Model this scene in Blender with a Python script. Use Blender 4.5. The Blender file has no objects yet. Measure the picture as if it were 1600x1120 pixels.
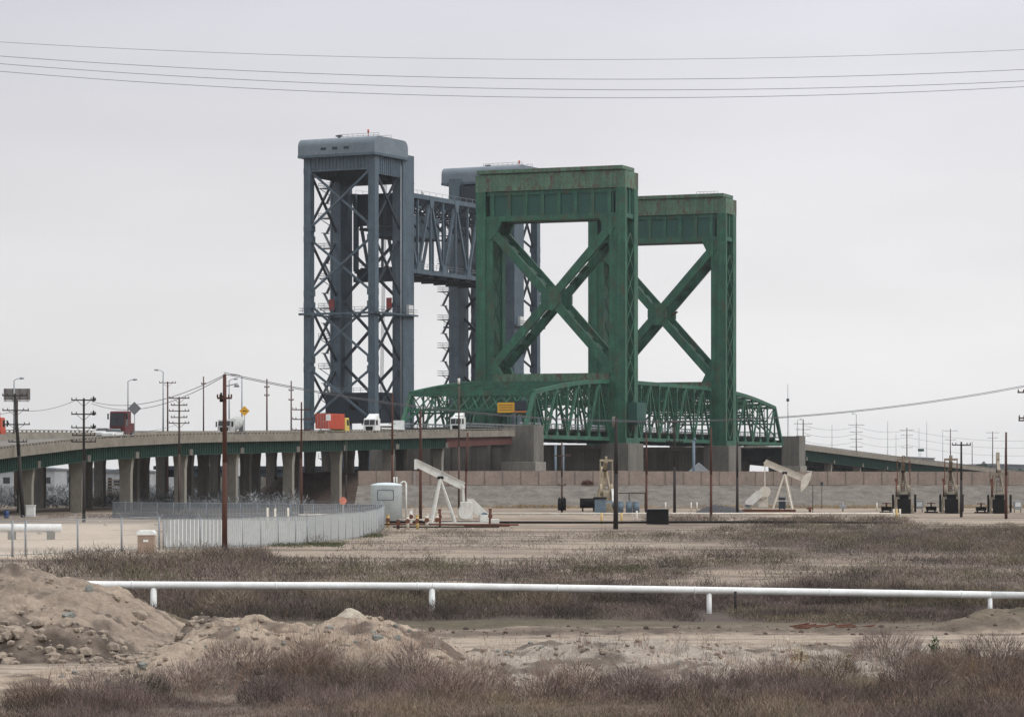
import bpy, math, random
import numpy as np
from mathutils import Vector, Matrix
random.seed(7); rng = np.random.default_rng(7)
SC = bpy.context.scene
COL = SC.collection
R = math.radians
# ------------------------------------------------------------------ camera
F, CH = 4700.0, 6.0            # focal length in photo pixels, eye height in metres
cam_d = bpy.data.cameras.new('camera'); cam = bpy.data.objects.new('camera', cam_d); COL.objects.link(cam)
cam_d.sensor_width = 36; cam_d.lens = 36*F/1600; cam_d.shift_y = 175/1600
cam_d.clip_start = 1; cam_d.clip_end = 20000
cam.location = (0, 0, CH); cam.rotation_euler = (R(90), 0, 0); SC.camera = cam
# ------------------------------------------------------------------ sky, sun, exposure
w = bpy.data.worlds.new('World'); SC.world = w; w.use_nodes = True
nt = w.node_tree; nt.nodes.clear(); N = nt.nodes.new; L = nt.links.new
out = N('ShaderNodeOutputWorld'); bg = N('ShaderNodeBackground'); L(bg.outputs[0], out.inputs[0])
tc = N('ShaderNodeTexCoord'); sep = N('ShaderNodeSeparateXYZ'); L(tc.outputs['Generated'], sep.inputs[0])
rz = N('ShaderNodeValToRGB'); L(sep.outputs['Z'], rz.inputs[0])
cr = rz.color_ramp; cr.elements[0].position = 0.0; cr.elements[0].color = (.875, .868, .86, 1)
cr.elements[1].position = 1.0; cr.elements[1].color = (1.6, 1.62, 1.65, 1)
for p, c in ((.05, (.865, .858, .862, 1)), (.10, (.80, .79, .82, 1)), (.155, (.715, .72, .775, 1)), (.30, (.85, .86, .89, 1)), (.6, (1.3, 1.32, 1.35, 1))):
    e = cr.elements.new(p); e.color = c
mp = N('ShaderNodeMapping'); mp.inputs['Scale'].default_value = (5, 5, 22); L(tc.outputs['Generated'], mp.inputs[0])
ns = N('ShaderNodeTexNoise'); ns.inputs['Scale'].default_value = 1.0; ns.inputs['Detail'].default_value = 4; ns.inputs['Roughness'].default_value = .45; L(mp.outputs[0], ns.inputs[0])
mr = N('ShaderNodeMapRange'); L(ns.outputs[0], mr.inputs[0]); mr.inputs[1].default_value = .3; mr.inputs[2].default_value = .7; mr.inputs[3].default_value = .93; mr.inputs[4].default_value = 1.05
mx = N('ShaderNodeMapRange'); L(sep.outputs['X'], mx.inputs[0]); mx.inputs[1].default_value = -.17; mx.inputs[2].default_value = .12; mx.inputs[3].default_value = .915; mx.inputs[4].default_value = 1.03
mm = N('ShaderNodeMath'); mm.operation = 'MULTIPLY'; L(mr.outputs[0], mm.inputs[0]); L(mx.outputs[0], mm.inputs[1])
vm = N('ShaderNodeVectorMath'); vm.operation = 'SCALE'; L(rz.outputs[0], vm.inputs[0]); L(mm.outputs[0], vm.inputs['Scale'])
sky = N('ShaderNodeTexSky'); sky.sky_type = 'NISHITA'; sky.sun_disc = False
SUN_EL, SUN_AZ = R(42), R(110)      # azimuth clockwise from the view direction (+Y)
sky.sun_elevation = SUN_EL; sky.sun_rotation = SUN_AZ; sky.dust_density = 5
sk = N('ShaderNodeVectorMath'); sk.operation = 'SCALE'; L(sky.outputs[0], sk.inputs[0]); sk.inputs['Scale'].default_value = .1
mixc = N('ShaderNodeMix'); mixc.data_type = 'RGBA'; mixc.inputs[0].default_value = .95
L(sk.outputs[0], mixc.inputs[6]); L(vm.outputs[0], mixc.inputs[7]); L(mixc.outputs[2], bg.inputs[0]); bg.inputs[1].default_value = 1.04
sd = bpy.data.lights.new('sun', 'SUN'); sd.energy = 1.3; sd.angle = R(16); sd.color = (1, .965, .92)
so = bpy.data.objects.new('sun', sd); COL.objects.link(so); so.location = (200, -50, 200)
sv = Vector((math.sin(SUN_AZ)*math.cos(SUN_EL), math.cos(SUN_AZ)*math.cos(SUN_EL), math.sin(SUN_EL)))
so.rotation_euler = sv.to_track_quat('Z', 'Y').to_euler()
SC.view_settings.view_transform = 'Standard'; SC.view_settings.look = 'None'
SC.view_settings.exposure = 0.0; SC.view_settings.gamma = 1
SC.cycles.volume_bounces = 0; SC.cycles.max_bounces = 6; SC.cycles.transparent_max_bounces = 24

# ------------------------------------------------------------------ helpers
def px(x, Y): return (x-800)/F*Y                    # photo column -> metres at distance Y
def pz(y, Y): return CH+(735-y)/F*Y                 # photo row -> height at distance Y
def tag(o, label=None, cat=None, group=None, kind=None):
    if label: o['label'] = label
    if cat: o['category'] = cat
    if group: o['group'] = group
    if kind: o['kind'] = kind
    return o
def thing(name, label, cat, loc=(0, 0, 0), rz=0, group=None):
    o = bpy.data.objects.new(name, None); COL.objects.link(o); o.location = loc; o.rotation_euler = (0, 0, rz)
    o.empty_display_size = .3
    return tag(o, label, cat, group)
def copy_tree(o, parent=None):
    c = o.copy(); COL.objects.link(c); c.parent = parent
    for ch in o.children: copy_tree(ch, c)
    return c
class MB:
    def __init__(s): s.v = []; s.f = []; s.sm = []
    def add(s, vs, fs, smooth=False):
        b = len(s.v); s.v += [tuple(p) for p in vs]
        for f in fs: s.f.append(tuple(i+b for i in f)); s.sm.append(smooth)
        return s
    def box(s, x0, x1, y0, y1, z0, z1):
        return s.add([(x0,y0,z0),(x1,y0,z0),(x1,y1,z0),(x0,y1,z0),(x0,y0,z1),(x1,y0,z1),(x1,y1,z1),(x0,y1,z1)],
                     [(0,3,2,1),(4,5,6,7),(0,1,5,4),(1,2,6,5),(2,3,7,6),(3,0,4,7)])
    def beam(s, a, b, w, h=None, side=None):
        h = h or w; a = Vector(a); b = Vector(b); d = (b-a)
        if d.length < 1e-6: return s
        d.normalize()
        if side is None:
            sd_ = d.cross(Vector((0,0,1)))
            if sd_.length < .05: sd_ = Vector((0,1,0))
        else: sd_ = Vector(side); sd_ = sd_-d*sd_.dot(d)
        sd_.normalize(); up = sd_.cross(d); p = sd_*w/2; q = up*h/2
        vs = [a-p-q,a+p-q,a+p+q,a-p+q,b-p-q,b+p-q,b+p+q,b-p+q]
        return s.add(vs, [(3,2,1,0),(4,5,6,7),(0,1,5,4),(1,2,6,5),(2,3,7,6),(3,0,4,7)])
    def tube(s, a, b, r0, r1=None, n=8, cap=True):
        r1 = r0 if r1 is None else r1; a = Vector(a); b = Vector(b); d = (b-a).normalized()
        e = d.orthogonal().normalized(); g = d.cross(e)
        vs = []
        for c, r in ((a,r0),(b,r1)):
            for i in range(n):
                t = 2*math.pi*i/n; vs.append(c+e*(r*math.cos(t))+g*(r*math.sin(t)))
        base = len(s.v); s.add(vs, [(i,(i+1)%n,n+(i+1)%n,n+i) for i in range(n)], True)
        if cap:
            s.f.append(tuple(base+i for i in reversed(range(n)))); s.f.append(tuple(base+n+i for i in range(n))); s.sm += [False, False]
        return s
    def poly(s, pts, r, n=6):
        for i in range(len(pts)-1): s.tube(pts[i], pts[i+1], r, n=n, cap=(i in (0, len(pts)-2)))
        return s
    def prism(s, pts, axis, a, b):
        """pts: 2-D outline (counter-clockwise), extruded along axis ('x','y','z') from a to b"""
        n = len(pts)
        def mk(p, t): return {'x': (t,p[0],p[1]), 'y': (p[0],t,p[1]), 'z': (p[0],p[1],t)}[axis]
        vs = [mk(p,a) for p in pts]+[mk(p,b) for p in pts]
        fs = [(i,(i+1)%n,n+(i+1)%n,n+i) for i in range(n)]+[tuple(reversed(range(n))), tuple(range(n,2*n))]
        return s.add(vs, fs)
    def lathe(s, prof, c=(0,0,0), n=20):
        vs = []; m = len(prof)
        for i in range(n):
            t = 2*math.pi*i/n
            for r, z in prof: vs.append((c[0]+r*math.cos(t), c[1]+r*math.sin(t), c[2]+z))
        return s.add(vs, [(i*m+j, ((i+1)%n)*m+j, ((i+1)%n)*m+j+1, i*m+j+1) for i in range(n) for j in range(m-1)], True)
    def build(s, name, mat, parent=None, bevel=0):
        me = bpy.data.meshes.new(name); me.from_pydata(s.v, [], s.f); me.materials.append(mat)
        me.polygons.foreach_set('use_smooth', s.sm); me.validate(); 
        import bmesh
        bm = bmesh.new(); bm.from_mesh(me); bmesh.ops.recalc_face_normals(bm, faces=bm.faces); bm.to_mesh(me); bm.free()
        me.update()
        o = bpy.data.objects.new(name, me); COL.objects.link(o); o.parent = parent
        if bevel:
            md = o.modifiers.new('bevel', 'BEVEL'); md.width = bevel; md.segments = 2; md.limit_method = 'ANGLE'
        return o
# value noise, numpy
_perm = rng.random((256, 256))
def vnoise(x, y):
    xi = np.floor(x).astype(int); yi = np.floor(y).astype(int); xf = x-xi; yf = y-yi
    u = xf*xf*(3-2*xf); v = yf*yf*(3-2*yf)
    a = _perm[xi & 255, yi & 255]; b = _perm[(xi+1) & 255, yi & 255]; c = _perm[xi & 255, (yi+1) & 255]; d = _perm[(xi+1) & 255, (yi+1) & 255]
    return (a*(1-u)+b*u)*(1-v)+(c*(1-u)+d*u)*v
def fbm(x, y, o=4, g=.5):
    x = np.asarray(x, float); y = np.asarray(y, float); t = 0; a = 1; n = 0
    for i in range(o):
        t = t+a*(vnoise(x*2**i+17.3*i, y*2**i+5.1*i)-.5)*2; n += a; a *= g
    return t/n
def sstep(a, b, x):
    t = np.clip((x-a)/(b-a), 0, 1); return t*t*(3-2*t)

# ------------------------------------------------------------------ materials
def mat(name, c1, c2=None, scale=1.0, rough=.8, detail=6, stretch=(1,1,1), rust=None, rust_amt=.0, rust_scale=.3, bump=0, bscale=8, metal=0, spec=.3, lo=.35, hi=.65, fine=.12, streak=0):
    m = bpy.data.materials.new(name); m.use_nodes = True; t = m.node_tree; n = t.nodes; l = t.links
    b = n['Principled BSDF']; b.inputs['Roughness'].default_value = rough; b.inputs['Metallic'].default_value = metal
    b.inputs['Specular IOR Level'].default_value = spec
    c2 = c2 or tuple(v*.75 for v in c1)
    tc = n.new('ShaderNodeTexCoord'); mp = n.new('ShaderNodeMapping'); mp.inputs['Scale'].default_value = stretch; l.new(tc.outputs['Object'], mp.inputs[0])
    no = n.new('ShaderNodeTexNoise'); no.inputs['Scale'].default_value = scale; no.inputs['Detail'].default_value = detail; no.inputs['Roughness'].default_value = .65; l.new(mp.outputs[0], no.inputs[0])
    r = n.new('ShaderNodeMapRange'); r.inputs[1].default_value = lo; r.inputs[2].default_value = hi; l.new(no.outputs[0], r.inputs[0])
    mx = n.new('ShaderNodeMix'); mx.data_type = 'RGBA'; mx.inputs[6].default_value = (*c1, 1); mx.inputs[7].default_value = (*c2, 1); l.new(r.outputs[0], mx.inputs[0])
    last = mx.outputs[2]
    if fine:
        nf = n.new('ShaderNodeTexNoise'); nf.inputs['Scale'].default_value = scale*9; nf.inputs['Detail'].default_value = 3; l.new(mp.outputs[0], nf.inputs[0])
        rf = n.new('ShaderNodeMapRange'); rf.inputs[1].default_value = .3; rf.inputs[2].default_value = .7; rf.inputs[3].default_value = 1-fine; rf.inputs[4].default_value = 1+fine; l.new(nf.outputs[0], rf.inputs[0])
        vs = n.new('ShaderNodeVectorMath'); vs.operation = 'SCALE'; l.new(last, vs.inputs[0]); l.new(rf.outputs[0], vs.inputs['Scale']); last = vs.outputs[0]
    if streak:
        ms = n.new('ShaderNodeMapping'); ms.inputs['Scale'].default_value = (1.3,1.3,.05); l.new(tc.outputs['Object'], ms.inputs[0])
        n3 = n.new('ShaderNodeTexNoise'); n3.inputs['Scale'].default_value = 1.0; n3.inputs['Detail'].default_value = 5; n3.inputs['Roughness'].default_value = .7; l.new(ms.outputs[0], n3.inputs[0])
        r3 = n.new('ShaderNodeMapRange'); r3.inputs[1].default_value = .35; r3.inputs[2].default_value = .65; r3.inputs[3].default_value = 1-streak; r3.inputs[4].default_value = 1+streak; l.new(n3.outputs[0], r3.inputs[0])
        v3 = n.new('ShaderNodeVectorMath'); v3.operation = 'SCALE'; l.new(last, v3.inputs[0]); l.new(r3.outputs[0], v3.inputs['Scale']); last = v3.outputs[0]
    if rust:
        n2 = n.new('ShaderNodeTexNoise'); n2.inputs['Scale'].default_value = rust_scale; n2.inputs['Detail'].default_value = 8; n2.inputs['Roughness'].default_value = .75
        mp2 = n.new('ShaderNodeMapping'); mp2.inputs['Scale'].default_value = (1,1,.45); mp2.inputs['Location'].default_value = (3.1,7.7,1.3); l.new(tc.outputs['Object'], mp2.inputs[0]); l.new(mp2.outputs[0], n2.inputs[0])
        r2 = n.new('ShaderNodeMapRange'); r2.inputs[1].default_value = 1-rust_amt; r2.inputs[2].default_value = 1-rust_amt+.12; l.new(n2.outputs[0], r2.inputs[0])
        m3 = n.new('ShaderNodeMix'); m3.data_type = 'RGBA'; l.new(r2.outputs[0], m3.inputs[0]); l.new(last, m3.inputs[6]); m3.inputs[7].default_value = (*rust, 1); last = m3.outputs[2]
    l.new(last, b.inputs['Base Color'])
    if bump:
        nb = n.new('ShaderNodeTexNoise'); nb.inputs['Scale'].default_value = bscale; nb.inputs['Detail'].default_value = 5; l.new(tc.outputs['Object'], nb.inputs[0])
        bp = n.new('ShaderNodeBump'); bp.inputs['Strength'].default_value = bump; bp.inputs['Distance'].default_value = .1; l.new(nb.outputs[0], bp.inputs['Height']); l.new(bp.outputs[0], b.inputs['Normal'])
    return m
GREEN = mat('green_steel_paint', (.032,.122,.076), (.018,.076,.052), .25, .6, fine=.18, streak=.22, rust=(.065,.055,.034), rust_amt=.47, rust_scale=.35)
GREENH = mat('rusty_green_steel_paint', (.088,.165,.110), (.058,.120,.080), .3, .6, fine=.25, streak=.25, rust=(.085,.050,.036), rust_amt=.505, rust_scale=.85)
GREENP = mat('blue_green_panel_paint', (.022,.082,.062), (.017,.066,.054), .3, .6)
GREEND = mat('green_girder_paint', (.014,.055,.038), (.010,.038,.029), .5, .6)
STEEL = mat('blue_grey_steel_paint', (.086,.120,.150), (.060,.087,.112), .3, .55, fine=.15, streak=.15)
STEELR = mat('pale_grey_roof_steel', (.16,.195,.225), (.12,.15,.18), .25, .5)
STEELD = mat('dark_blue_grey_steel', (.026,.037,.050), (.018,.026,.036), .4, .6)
CONC = mat('grey_concrete', (.165,.155,.135), (.115,.11,.098), .35, .9, streak=.18, stretch=(1,1,.35))
CONCL = mat('pale_concrete', (.27,.255,.22), (.20,.19,.165), .35, .9, stretch=(1,1,.35))
PARA = mat('weathered_parapet_concrete', (.235,.215,.18), (.16,.145,.12), .6, .9)
BROWNG = mat('red_brown_primer_girder', (.11,.042,.034), (.085,.035,.03), .5, .7)
ASPH = mat('asphalt', (.075,.072,.07), (.055,.053,.052), .5, .9)
ASPHL = mat('worn_pale_pavement', (.19,.18,.165), (.14,.13,.12), .5, .9)
PINK = mat('pinkish_concrete_panel', (.31,.245,.205), (.24,.195,.168), .35, .9, streak=.06)
BANK = mat('grey_gravel_bank', (.180,.162,.140), (.105,.094,.082), .6, .95, bump=.5, bscale=1.5, fine=.3)
WOODR = mat('reddish_brown_pole_wood', (.095,.038,.027), (.06,.028,.022), 1.2, .85, stretch=(3,3,.3))
WOODB = mat('grey_brown_pole_wood', (.095,.065,.052), (.06,.045,.038), 1.2, .85, stretch=(3,3,.3))
WOODK = mat('black_creosote_pole', (.035,.028,.026), (.022,.019,.019), 1.2, .8, stretch=(3,3,.3))
WHITEP = mat('white_pipe_paint', (.80,.82,.82), (.66,.67,.65), .9, .45, fine=.06, rust=(.42,.36,.28), rust_amt=.33, rust_scale=2.2)
CREAM = mat('cream_machine_paint', (.66,.62,.54), (.52,.47,.40), 1.2, .6, rust=(.22,.12,.06), rust_amt=.40, rust_scale=1.2)
WHITEM = mat('white_machine_paint', (.66,.66,.63), (.55,.54,.50), 1.2, .6, rust=(.25,.15,.09), rust_amt=.38, rust_scale=1.2)
RUSTM = mat('rusty_iron', (.15,.06,.035), (.09,.04,.028), 1.5, .8)
BLACKM = mat('black_machine', (.010,.010,.011), (.016,.016,.016), 2, .8, spec=.1)
GREYM = mat('galvanised_grey', (.30,.32,.34), (.22,.24,.26), 2, .5, metal=.1)
BLUEG = mat('blue_grey_drum_paint', (.14,.19,.235), (.10,.14,.18), 2, .5)
YELP = mat('yellow_post_paint', (.60,.42,.16), (.5,.36,.16), 3, .6)
WIREM = mat('grey_wire', (.10,.10,.11), (.08,.08,.09), 1, .6)
WIREL = mat('pale_aluminium_cable', (.22,.23,.26), (.19,.2,.22), 1, .6)
GLASSD = mat('dark_window_glass', (.018,.022,.026), (.012,.014,.016), 2, .12, spec=.5, fine=0)
TYRE = mat('black_rubber', (.02,.02,.02), (.03,.03,.03), 4, .9)
RED = mat('faded_red_paint', (.52,.085,.042), (.40,.065,.035), 1.2, .5)
DWHT = mat('dusty_white_paint', (.48,.49,.47), (.30,.31,.30), 1.0, .7)
MRED = mat('patchy_marker_red', (.34,.045,.035), (.16,.05,.05), 1.2, .6)
DRED = mat('dark_red_paint', (.13,.022,.022), (.07,.014,.015), 1.2, .4)
YEL = mat('yellow_cab_paint', (.62,.47,.10), (.52,.40,.09), 2, .45)
WHT = mat('white_vehicle_paint', (.72,.73,.72), (.6,.61,.60), 1.5, .4)
SIGNY = mat('yellow_sign_face', (.66,.36,.03), (.58,.31,.03), 3, .6)
SIGNG = mat('grey_sign_back', (.17,.18,.19), (.13,.14,.15), 3, .6)
CLOD = mat('clod_soil', (.335,.275,.22), (.19,.155,.125), 3, .95, bump=.5, bscale=6)
ROCKG = mat('blue_grey_stone', (.22,.228,.21), (.15,.155,.145), 3, .9, bump=.4, bscale=6)
ROCKW = mat('pale_stone', (.45,.40,.33), (.34,.30,.24), 3, .9, bump=.3, bscale=6)
BARK = mat('bark', (.06,.05,.042), (.04,.035,.03), 3, .9)
LEAFD = mat('blue_green_foliage', (.035,.055,.042), (.025,.04,.032), 1, .8)
LEAFG = mat('green_weed_leaf', (.05,.10,.035), (.035,.07,.03), 6, .7)
BROWNB = mat('brown_bank_soil', (.115,.082,.068), (.075,.056,.048), .3, .95, fine=.3)
PADM = mat('pale_gravel_pad', (.52,.50,.46), (.44,.42,.39), .5, .95, fine=.2)
def slat_mat(name, c, k):
    m = mat(name, c, tuple(x*.85 for x in c), 2, .6)
    return m
SLAT = slat_mat('pale_grey_slat', (.40,.42,.42), 0); SLATD = slat_mat('dark_grey_slat', (.16,.18,.20), 0)
def net_mat():
    m = bpy.data.materials.new('chain_link_mesh'); m.use_nodes = True; t = m.node_tree; n = t.nodes; l = t.links
    b = n['Principled BSDF']; b.inputs['Base Color'].default_value = (.35,.36,.37,1); b.inputs['Roughness'].default_value = .5
    tc = n.new('ShaderNodeTexCoord'); k = []
    for rot in (R(45), R(-45)):
        mp = n.new('ShaderNodeMapping'); mp.inputs['Rotation'].default_value = (0, rot, 0); l.new(tc.outputs['Object'], mp.inputs[0])
        w_ = n.new('ShaderNodeTexWave'); w_.inputs['Scale'].default_value = 3.0; w_.bands_direction = 'X'; l.new(mp.outputs[0], w_.inputs[0])
        c_ = n.new('ShaderNodeMath'); c_.operation = 'GREATER_THAN'; c_.inputs[1].default_value = .955; l.new(w_.outputs['Fac'], c_.inputs[0]); k.append(c_)
    mx = n.new('ShaderNodeMath'); mx.operation = 'MAXIMUM'; l.new(k[0].outputs[0], mx.inputs[0]); l.new(k[1].outputs[0], mx.inputs[1]); l.new(mx.outputs[0], b.inputs['Alpha'])
    return m
NET = net_mat()

# ------------------------------------------------------------------ terrain
def interp(X, xs, ys): return np.interp(X, xs, ys)
def road_c(X): return interp(X, [-40,-15,-10,-4,0,8,40], [88,90,93,102,104.5,106,107])
def H(X, Y):
    X = np.asarray(X, float); Y = np.asarray(Y, float)
    rough = fbm(X*.9, Y*.9, 5, .6)
    base = .10*fbm(X*.07, Y*.07, 3)+.05*fbm(X*.5, Y*.5, 3)
    # tall spoil heap on the left
    c1 = interp(X, [-60,-26,-21,-18.4,-16.4,-15.2,-14.2,-13.3,-12.3,-11.4], [.6,1.5,2.25,2.40,2.15,1.92,1.62,1.05,.32,0])
    yy = Y+.8*fbm(X*.3, Y*.1, 3)
    p1 = interp(yy, [94.2,95.6,96.4,99,104,108.5,111,116,120], [0,.26,.44,.52,.66,1,.92,.3,0])
    lump = fbm(X*1.1+50, Y*1.1, 5, .72); ridg = (1-np.abs(fbm(X*.45+20, Y*.8+7, 4)))
    m1 = c1*p1*(1+.13*rough)+.42*sstep(0,.3,p1*c1)*lump+.22*sstep(0,.3,p1*c1)*(ridg-.8)*2
    # front mound and long berm
    c2 = interp(X, [-60,-20,-14,-11.6,-10.6,-9.6,-8.6,-7.2,-6,-4.7,-3.4,-2.2,-1.4,0,2,4,6,8.5,11,14,18,60],
                   [.2,.25,.3,.34,.62,1.15,1.62,1.72,1.5,1.8,1.62,1.15,.7,.75,1.05,.95,.85,.88,.8,.6,.5,.4])
    sh = interp(X, [-60,-12,-9,0,60], [-6,-5,-1,0,0])
    p2 = interp(Y-sh+.6*fbm(X*.35+9, Y*.1, 3), [78.5,80.5,83.5,86.4,88.3,90.2,92.5,94.5], [0,.14,.5,.88,1,.75,.25,0])
    m2 = c2*p2*(1+.16*rough)+.36*sstep(0,.3,p2)*lump*(.5+.5*c2/1.7)+.12*sstep(0,.3,p2)*(ridg-.8)*2
    rd = 1-sstep(3.2, 5.0, np.abs(Y-road_c(X)))
    rut = (.16+.1*rough)*np.exp(-((Y-road_c(X)-6.5)/1.1)**2)*(X > -11)
    clodh = (1.15+.55*lump+.5*(ridg-.8)*2)*np.exp(-((X+9.75)/1.15)**4-((Y-97)/1.3)**4)
    pile = .75*np.exp(-((X-19)/2.6)**2-((Y-114)/2.2)**2)*(1+.4*rough)
    near = 1-sstep(150, 260, Y)
    h = base*(1-.7*rd)+m1*(1-rd*.9)+m2*(1-.55*rd)+rut+np.maximum(clodh, 0)+pile+.035*rough*near
    far = sstep(2200, 3500, Y)
    return h*(1-far)
def grid(xs, ys):
    X, Y = np.meshgrid(xs, ys); return X, Y
def spaced(a, b, fine0, fine1, d, growth=1.25):
    out = list(np.arange(fine0, fine1, d)); x = fine1; s = d
    while x < b: out.append(x); s *= growth; x += s
    out.append(b); x = fine0; s = d; pre = []
    while True:
        s *= growth; x -= s
        if x <= a: break
        pre.append(x)
    return np.array([a]+pre[::-1]+out)
xs = spaced(-6000, 6000, -24, 26, .13, 1.12)
ys = np.concatenate([np.arange(-200, 68, 12), np.arange(68, 122, .14), np.arange(122, 170, .5), np.arange(170, 520, 3), np.geomspace(520, 7000, 50)])
X, Y = grid(xs, ys); Z = H(X, Y)
me = bpy.data.meshes.new('ground'); nv = X.size; ny, nx = X.shape
co = np.stack([X.ravel(), Y.ravel(), Z.ravel()], 1).astype(np.float32)
i = np.arange(ny-1)[:, None]*nx+np.arange(nx-1)[None]; quads = np.stack([i, i+1, i+nx+1, i+nx], -1).reshape(-1, 4)
me.vertices.add(nv); me.vertices.foreach_set('co', co.ravel()); me.loops.add(quads.size); me.loops.foreach_set('vertex_index', quads.ravel().astype(np.int32))
me.polygons.add(len(quads)); me.polygons.foreach_set('loop_start', np.arange(0, quads.size, 4).astype(np.int32)); me.polygons.foreach_set('loop_total', np.full(len(quads), 4, np.int32))
me.polygons.foreach_set('use_smooth', np.ones(len(quads), bool)); me.update(calc_edges=True)
def m_fg(x, y):
    top = interp(x, [-20,-13,-11,-9,-7,-4.5,-2,0,3,6,9,12,15,20], [74,75.5,78,80.5,82.2,82.8,82.6,80.5,79,79.6,81.8,84.8,86.8,88]) + 1.2*fbm(x*.4, y*.1, 3)
    return (1-sstep(-.8, 1.2, y-top))*(.75+.5*fbm(x*.5, y*.5, 2))
def m_belt(x, y):
    near = interp(x, [-20,-10,-4,2,8,12,18,26], [119,119,120.5,120.5,120,119,117.5,119])+1.0*fbm(x*.3, y*.1+4, 3)
    return sstep(-.5,.8,y-near)*(1-sstep(139, 145, y))*(.8+.5*fbm(x*.3, y*.3, 2))
def m_mid(x, y):
    """brush patches of the middle field: (x0, x1 as slope*F+800, near distance, far distance, density)"""
    r = x/y*F+800; n = fbm(x*.11+3, y*.13, 4); n2 = fbm(x*.35+8, y*.4, 4); q = 0
    for (x0, x1, y0, y1, dn, ed) in ((60,400,162,205,1.1,40),(380,900,160,192,1.0,60),(840,1175,162,196,1.0,60),(1265,1800,158,178,1.0,50),(1380,1800,184,210,1.0,60),
                                     (1150,1500,190,222,.45,80),(1190,1800,236,330,1.0,60),(960,1230,246,285,.5,60),(900,1120,210,226,.35,60),(560,900,225,300,.14,80),(1300,1800,214,240,.6,80),(-400,60,150,160,.4,60)):
        rr = r+260*n*ed/60; yy = y+(y1-y0)*(.55*n+.25*n2)
        q = np.maximum(q, dn*sstep(x0-ed, x0+ed, rr)*(1-sstep(x1-ed, x1+ed, rr))*sstep(y0-1.5, y0+2.5, yy)*(1-sstep(y1-5, y1+2, yy))*(.75+.9*n2))
    return np.clip(q, 0, 1)
# soil colour zones (soil types, with a darker tone under the brush masks)
def soil_rgb(X, Y):
    sand = np.array([.325,.262,.205]); pale = np.array([.365,.305,.245]); grey = np.array([.335,.30,.26]); dark = np.array([.085,.068,.057]); olive = np.array([.10,.085,.06]); brown=np.array([.19,.152,.125]); brushc = np.array([.095,.075,.068])
    X = X.ravel(); Y = Y.ravel()
    n1 = fbm(X*.16, Y*.16, 5); n2 = fbm(X*1.1+40, Y*1.1, 4); n3 = fbm(X*.035+9, Y*.05, 4)
    c = brown[None]*np.ones((len(X), 1))
    def mixin(c, col, f): f = np.clip(f, 0, 1)[:, None]; return c*(1-f)+col[None]*f
    rd = 1-sstep(2.6, 4.6, np.abs(Y-road_c(X)+.6*n2))
    c = mixin(c, sand, .55+n1)
    c = mixin(c, grey, sstep(79, 84, Y)*(1-sstep(91, 95, Y))*sstep(-3, 0, X)*(.75+.6*n2))
    c = mixin(c, sand, sstep(78, 82, Y)*(1-sstep(91, 95, Y))*(1-sstep(-3, 0, X))*.8)
    c = mixin(c, dark*1.3, .85*sstep(.08,.4,n2)*(Y < 122))
    c = mixin(c, pale*.93, rd*.8); tr = np.exp(-((np.abs(Y-road_c(X)+.25*n1)-.95)/.28)**2); c = mixin(c, brown*.8, tr*.6*(.8+n2)); c = mixin(c, brown, rd*sstep(.05,.4,fbm(X*.25+60, Y*1.3, 4))*.7)
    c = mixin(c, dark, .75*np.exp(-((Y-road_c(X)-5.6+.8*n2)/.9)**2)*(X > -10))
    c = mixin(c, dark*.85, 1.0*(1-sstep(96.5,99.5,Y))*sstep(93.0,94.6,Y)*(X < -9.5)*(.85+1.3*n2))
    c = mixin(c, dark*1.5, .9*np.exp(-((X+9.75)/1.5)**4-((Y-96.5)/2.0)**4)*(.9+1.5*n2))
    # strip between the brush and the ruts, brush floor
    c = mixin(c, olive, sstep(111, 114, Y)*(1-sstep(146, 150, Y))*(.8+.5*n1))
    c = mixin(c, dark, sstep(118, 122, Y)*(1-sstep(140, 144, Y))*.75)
    # middle field
    mid = sstep(148, 156, Y)*(1-sstep(480, 520, Y)); r = X/np.maximum(Y, 1)
    c = mixin(c, pale*.86, mid*(.55+1.6*n3+.5*n1))
    c = mixin(c, brown*.8, mid*sstep(.02, .12, r)*(1-sstep(290, 330, Y))*(.45+1.6*n3+.4*n1))
    c = mixin(c, dark*1.3, mid*sstep(.0,.3,fbm(X*.05+3, Y*.3, 5))*.7)
    c = mixin(c, pale*1.3, sstep(198, 210, Y+3*n1)*(1-sstep(330, 350, Y+8*n1))*(1-sstep(-.125,-.108,r+.02*n1))*(.85+.6*n1))
    c = mixin(c, brown*.7, sstep(520, 600, Y)*.8)
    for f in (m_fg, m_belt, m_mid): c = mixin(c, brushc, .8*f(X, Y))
    return c
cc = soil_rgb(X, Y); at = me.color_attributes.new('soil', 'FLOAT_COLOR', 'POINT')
at.data.foreach_set('color', np.concatenate([cc, np.ones((nv, 1))], 1).astype(np.float32).ravel())
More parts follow.
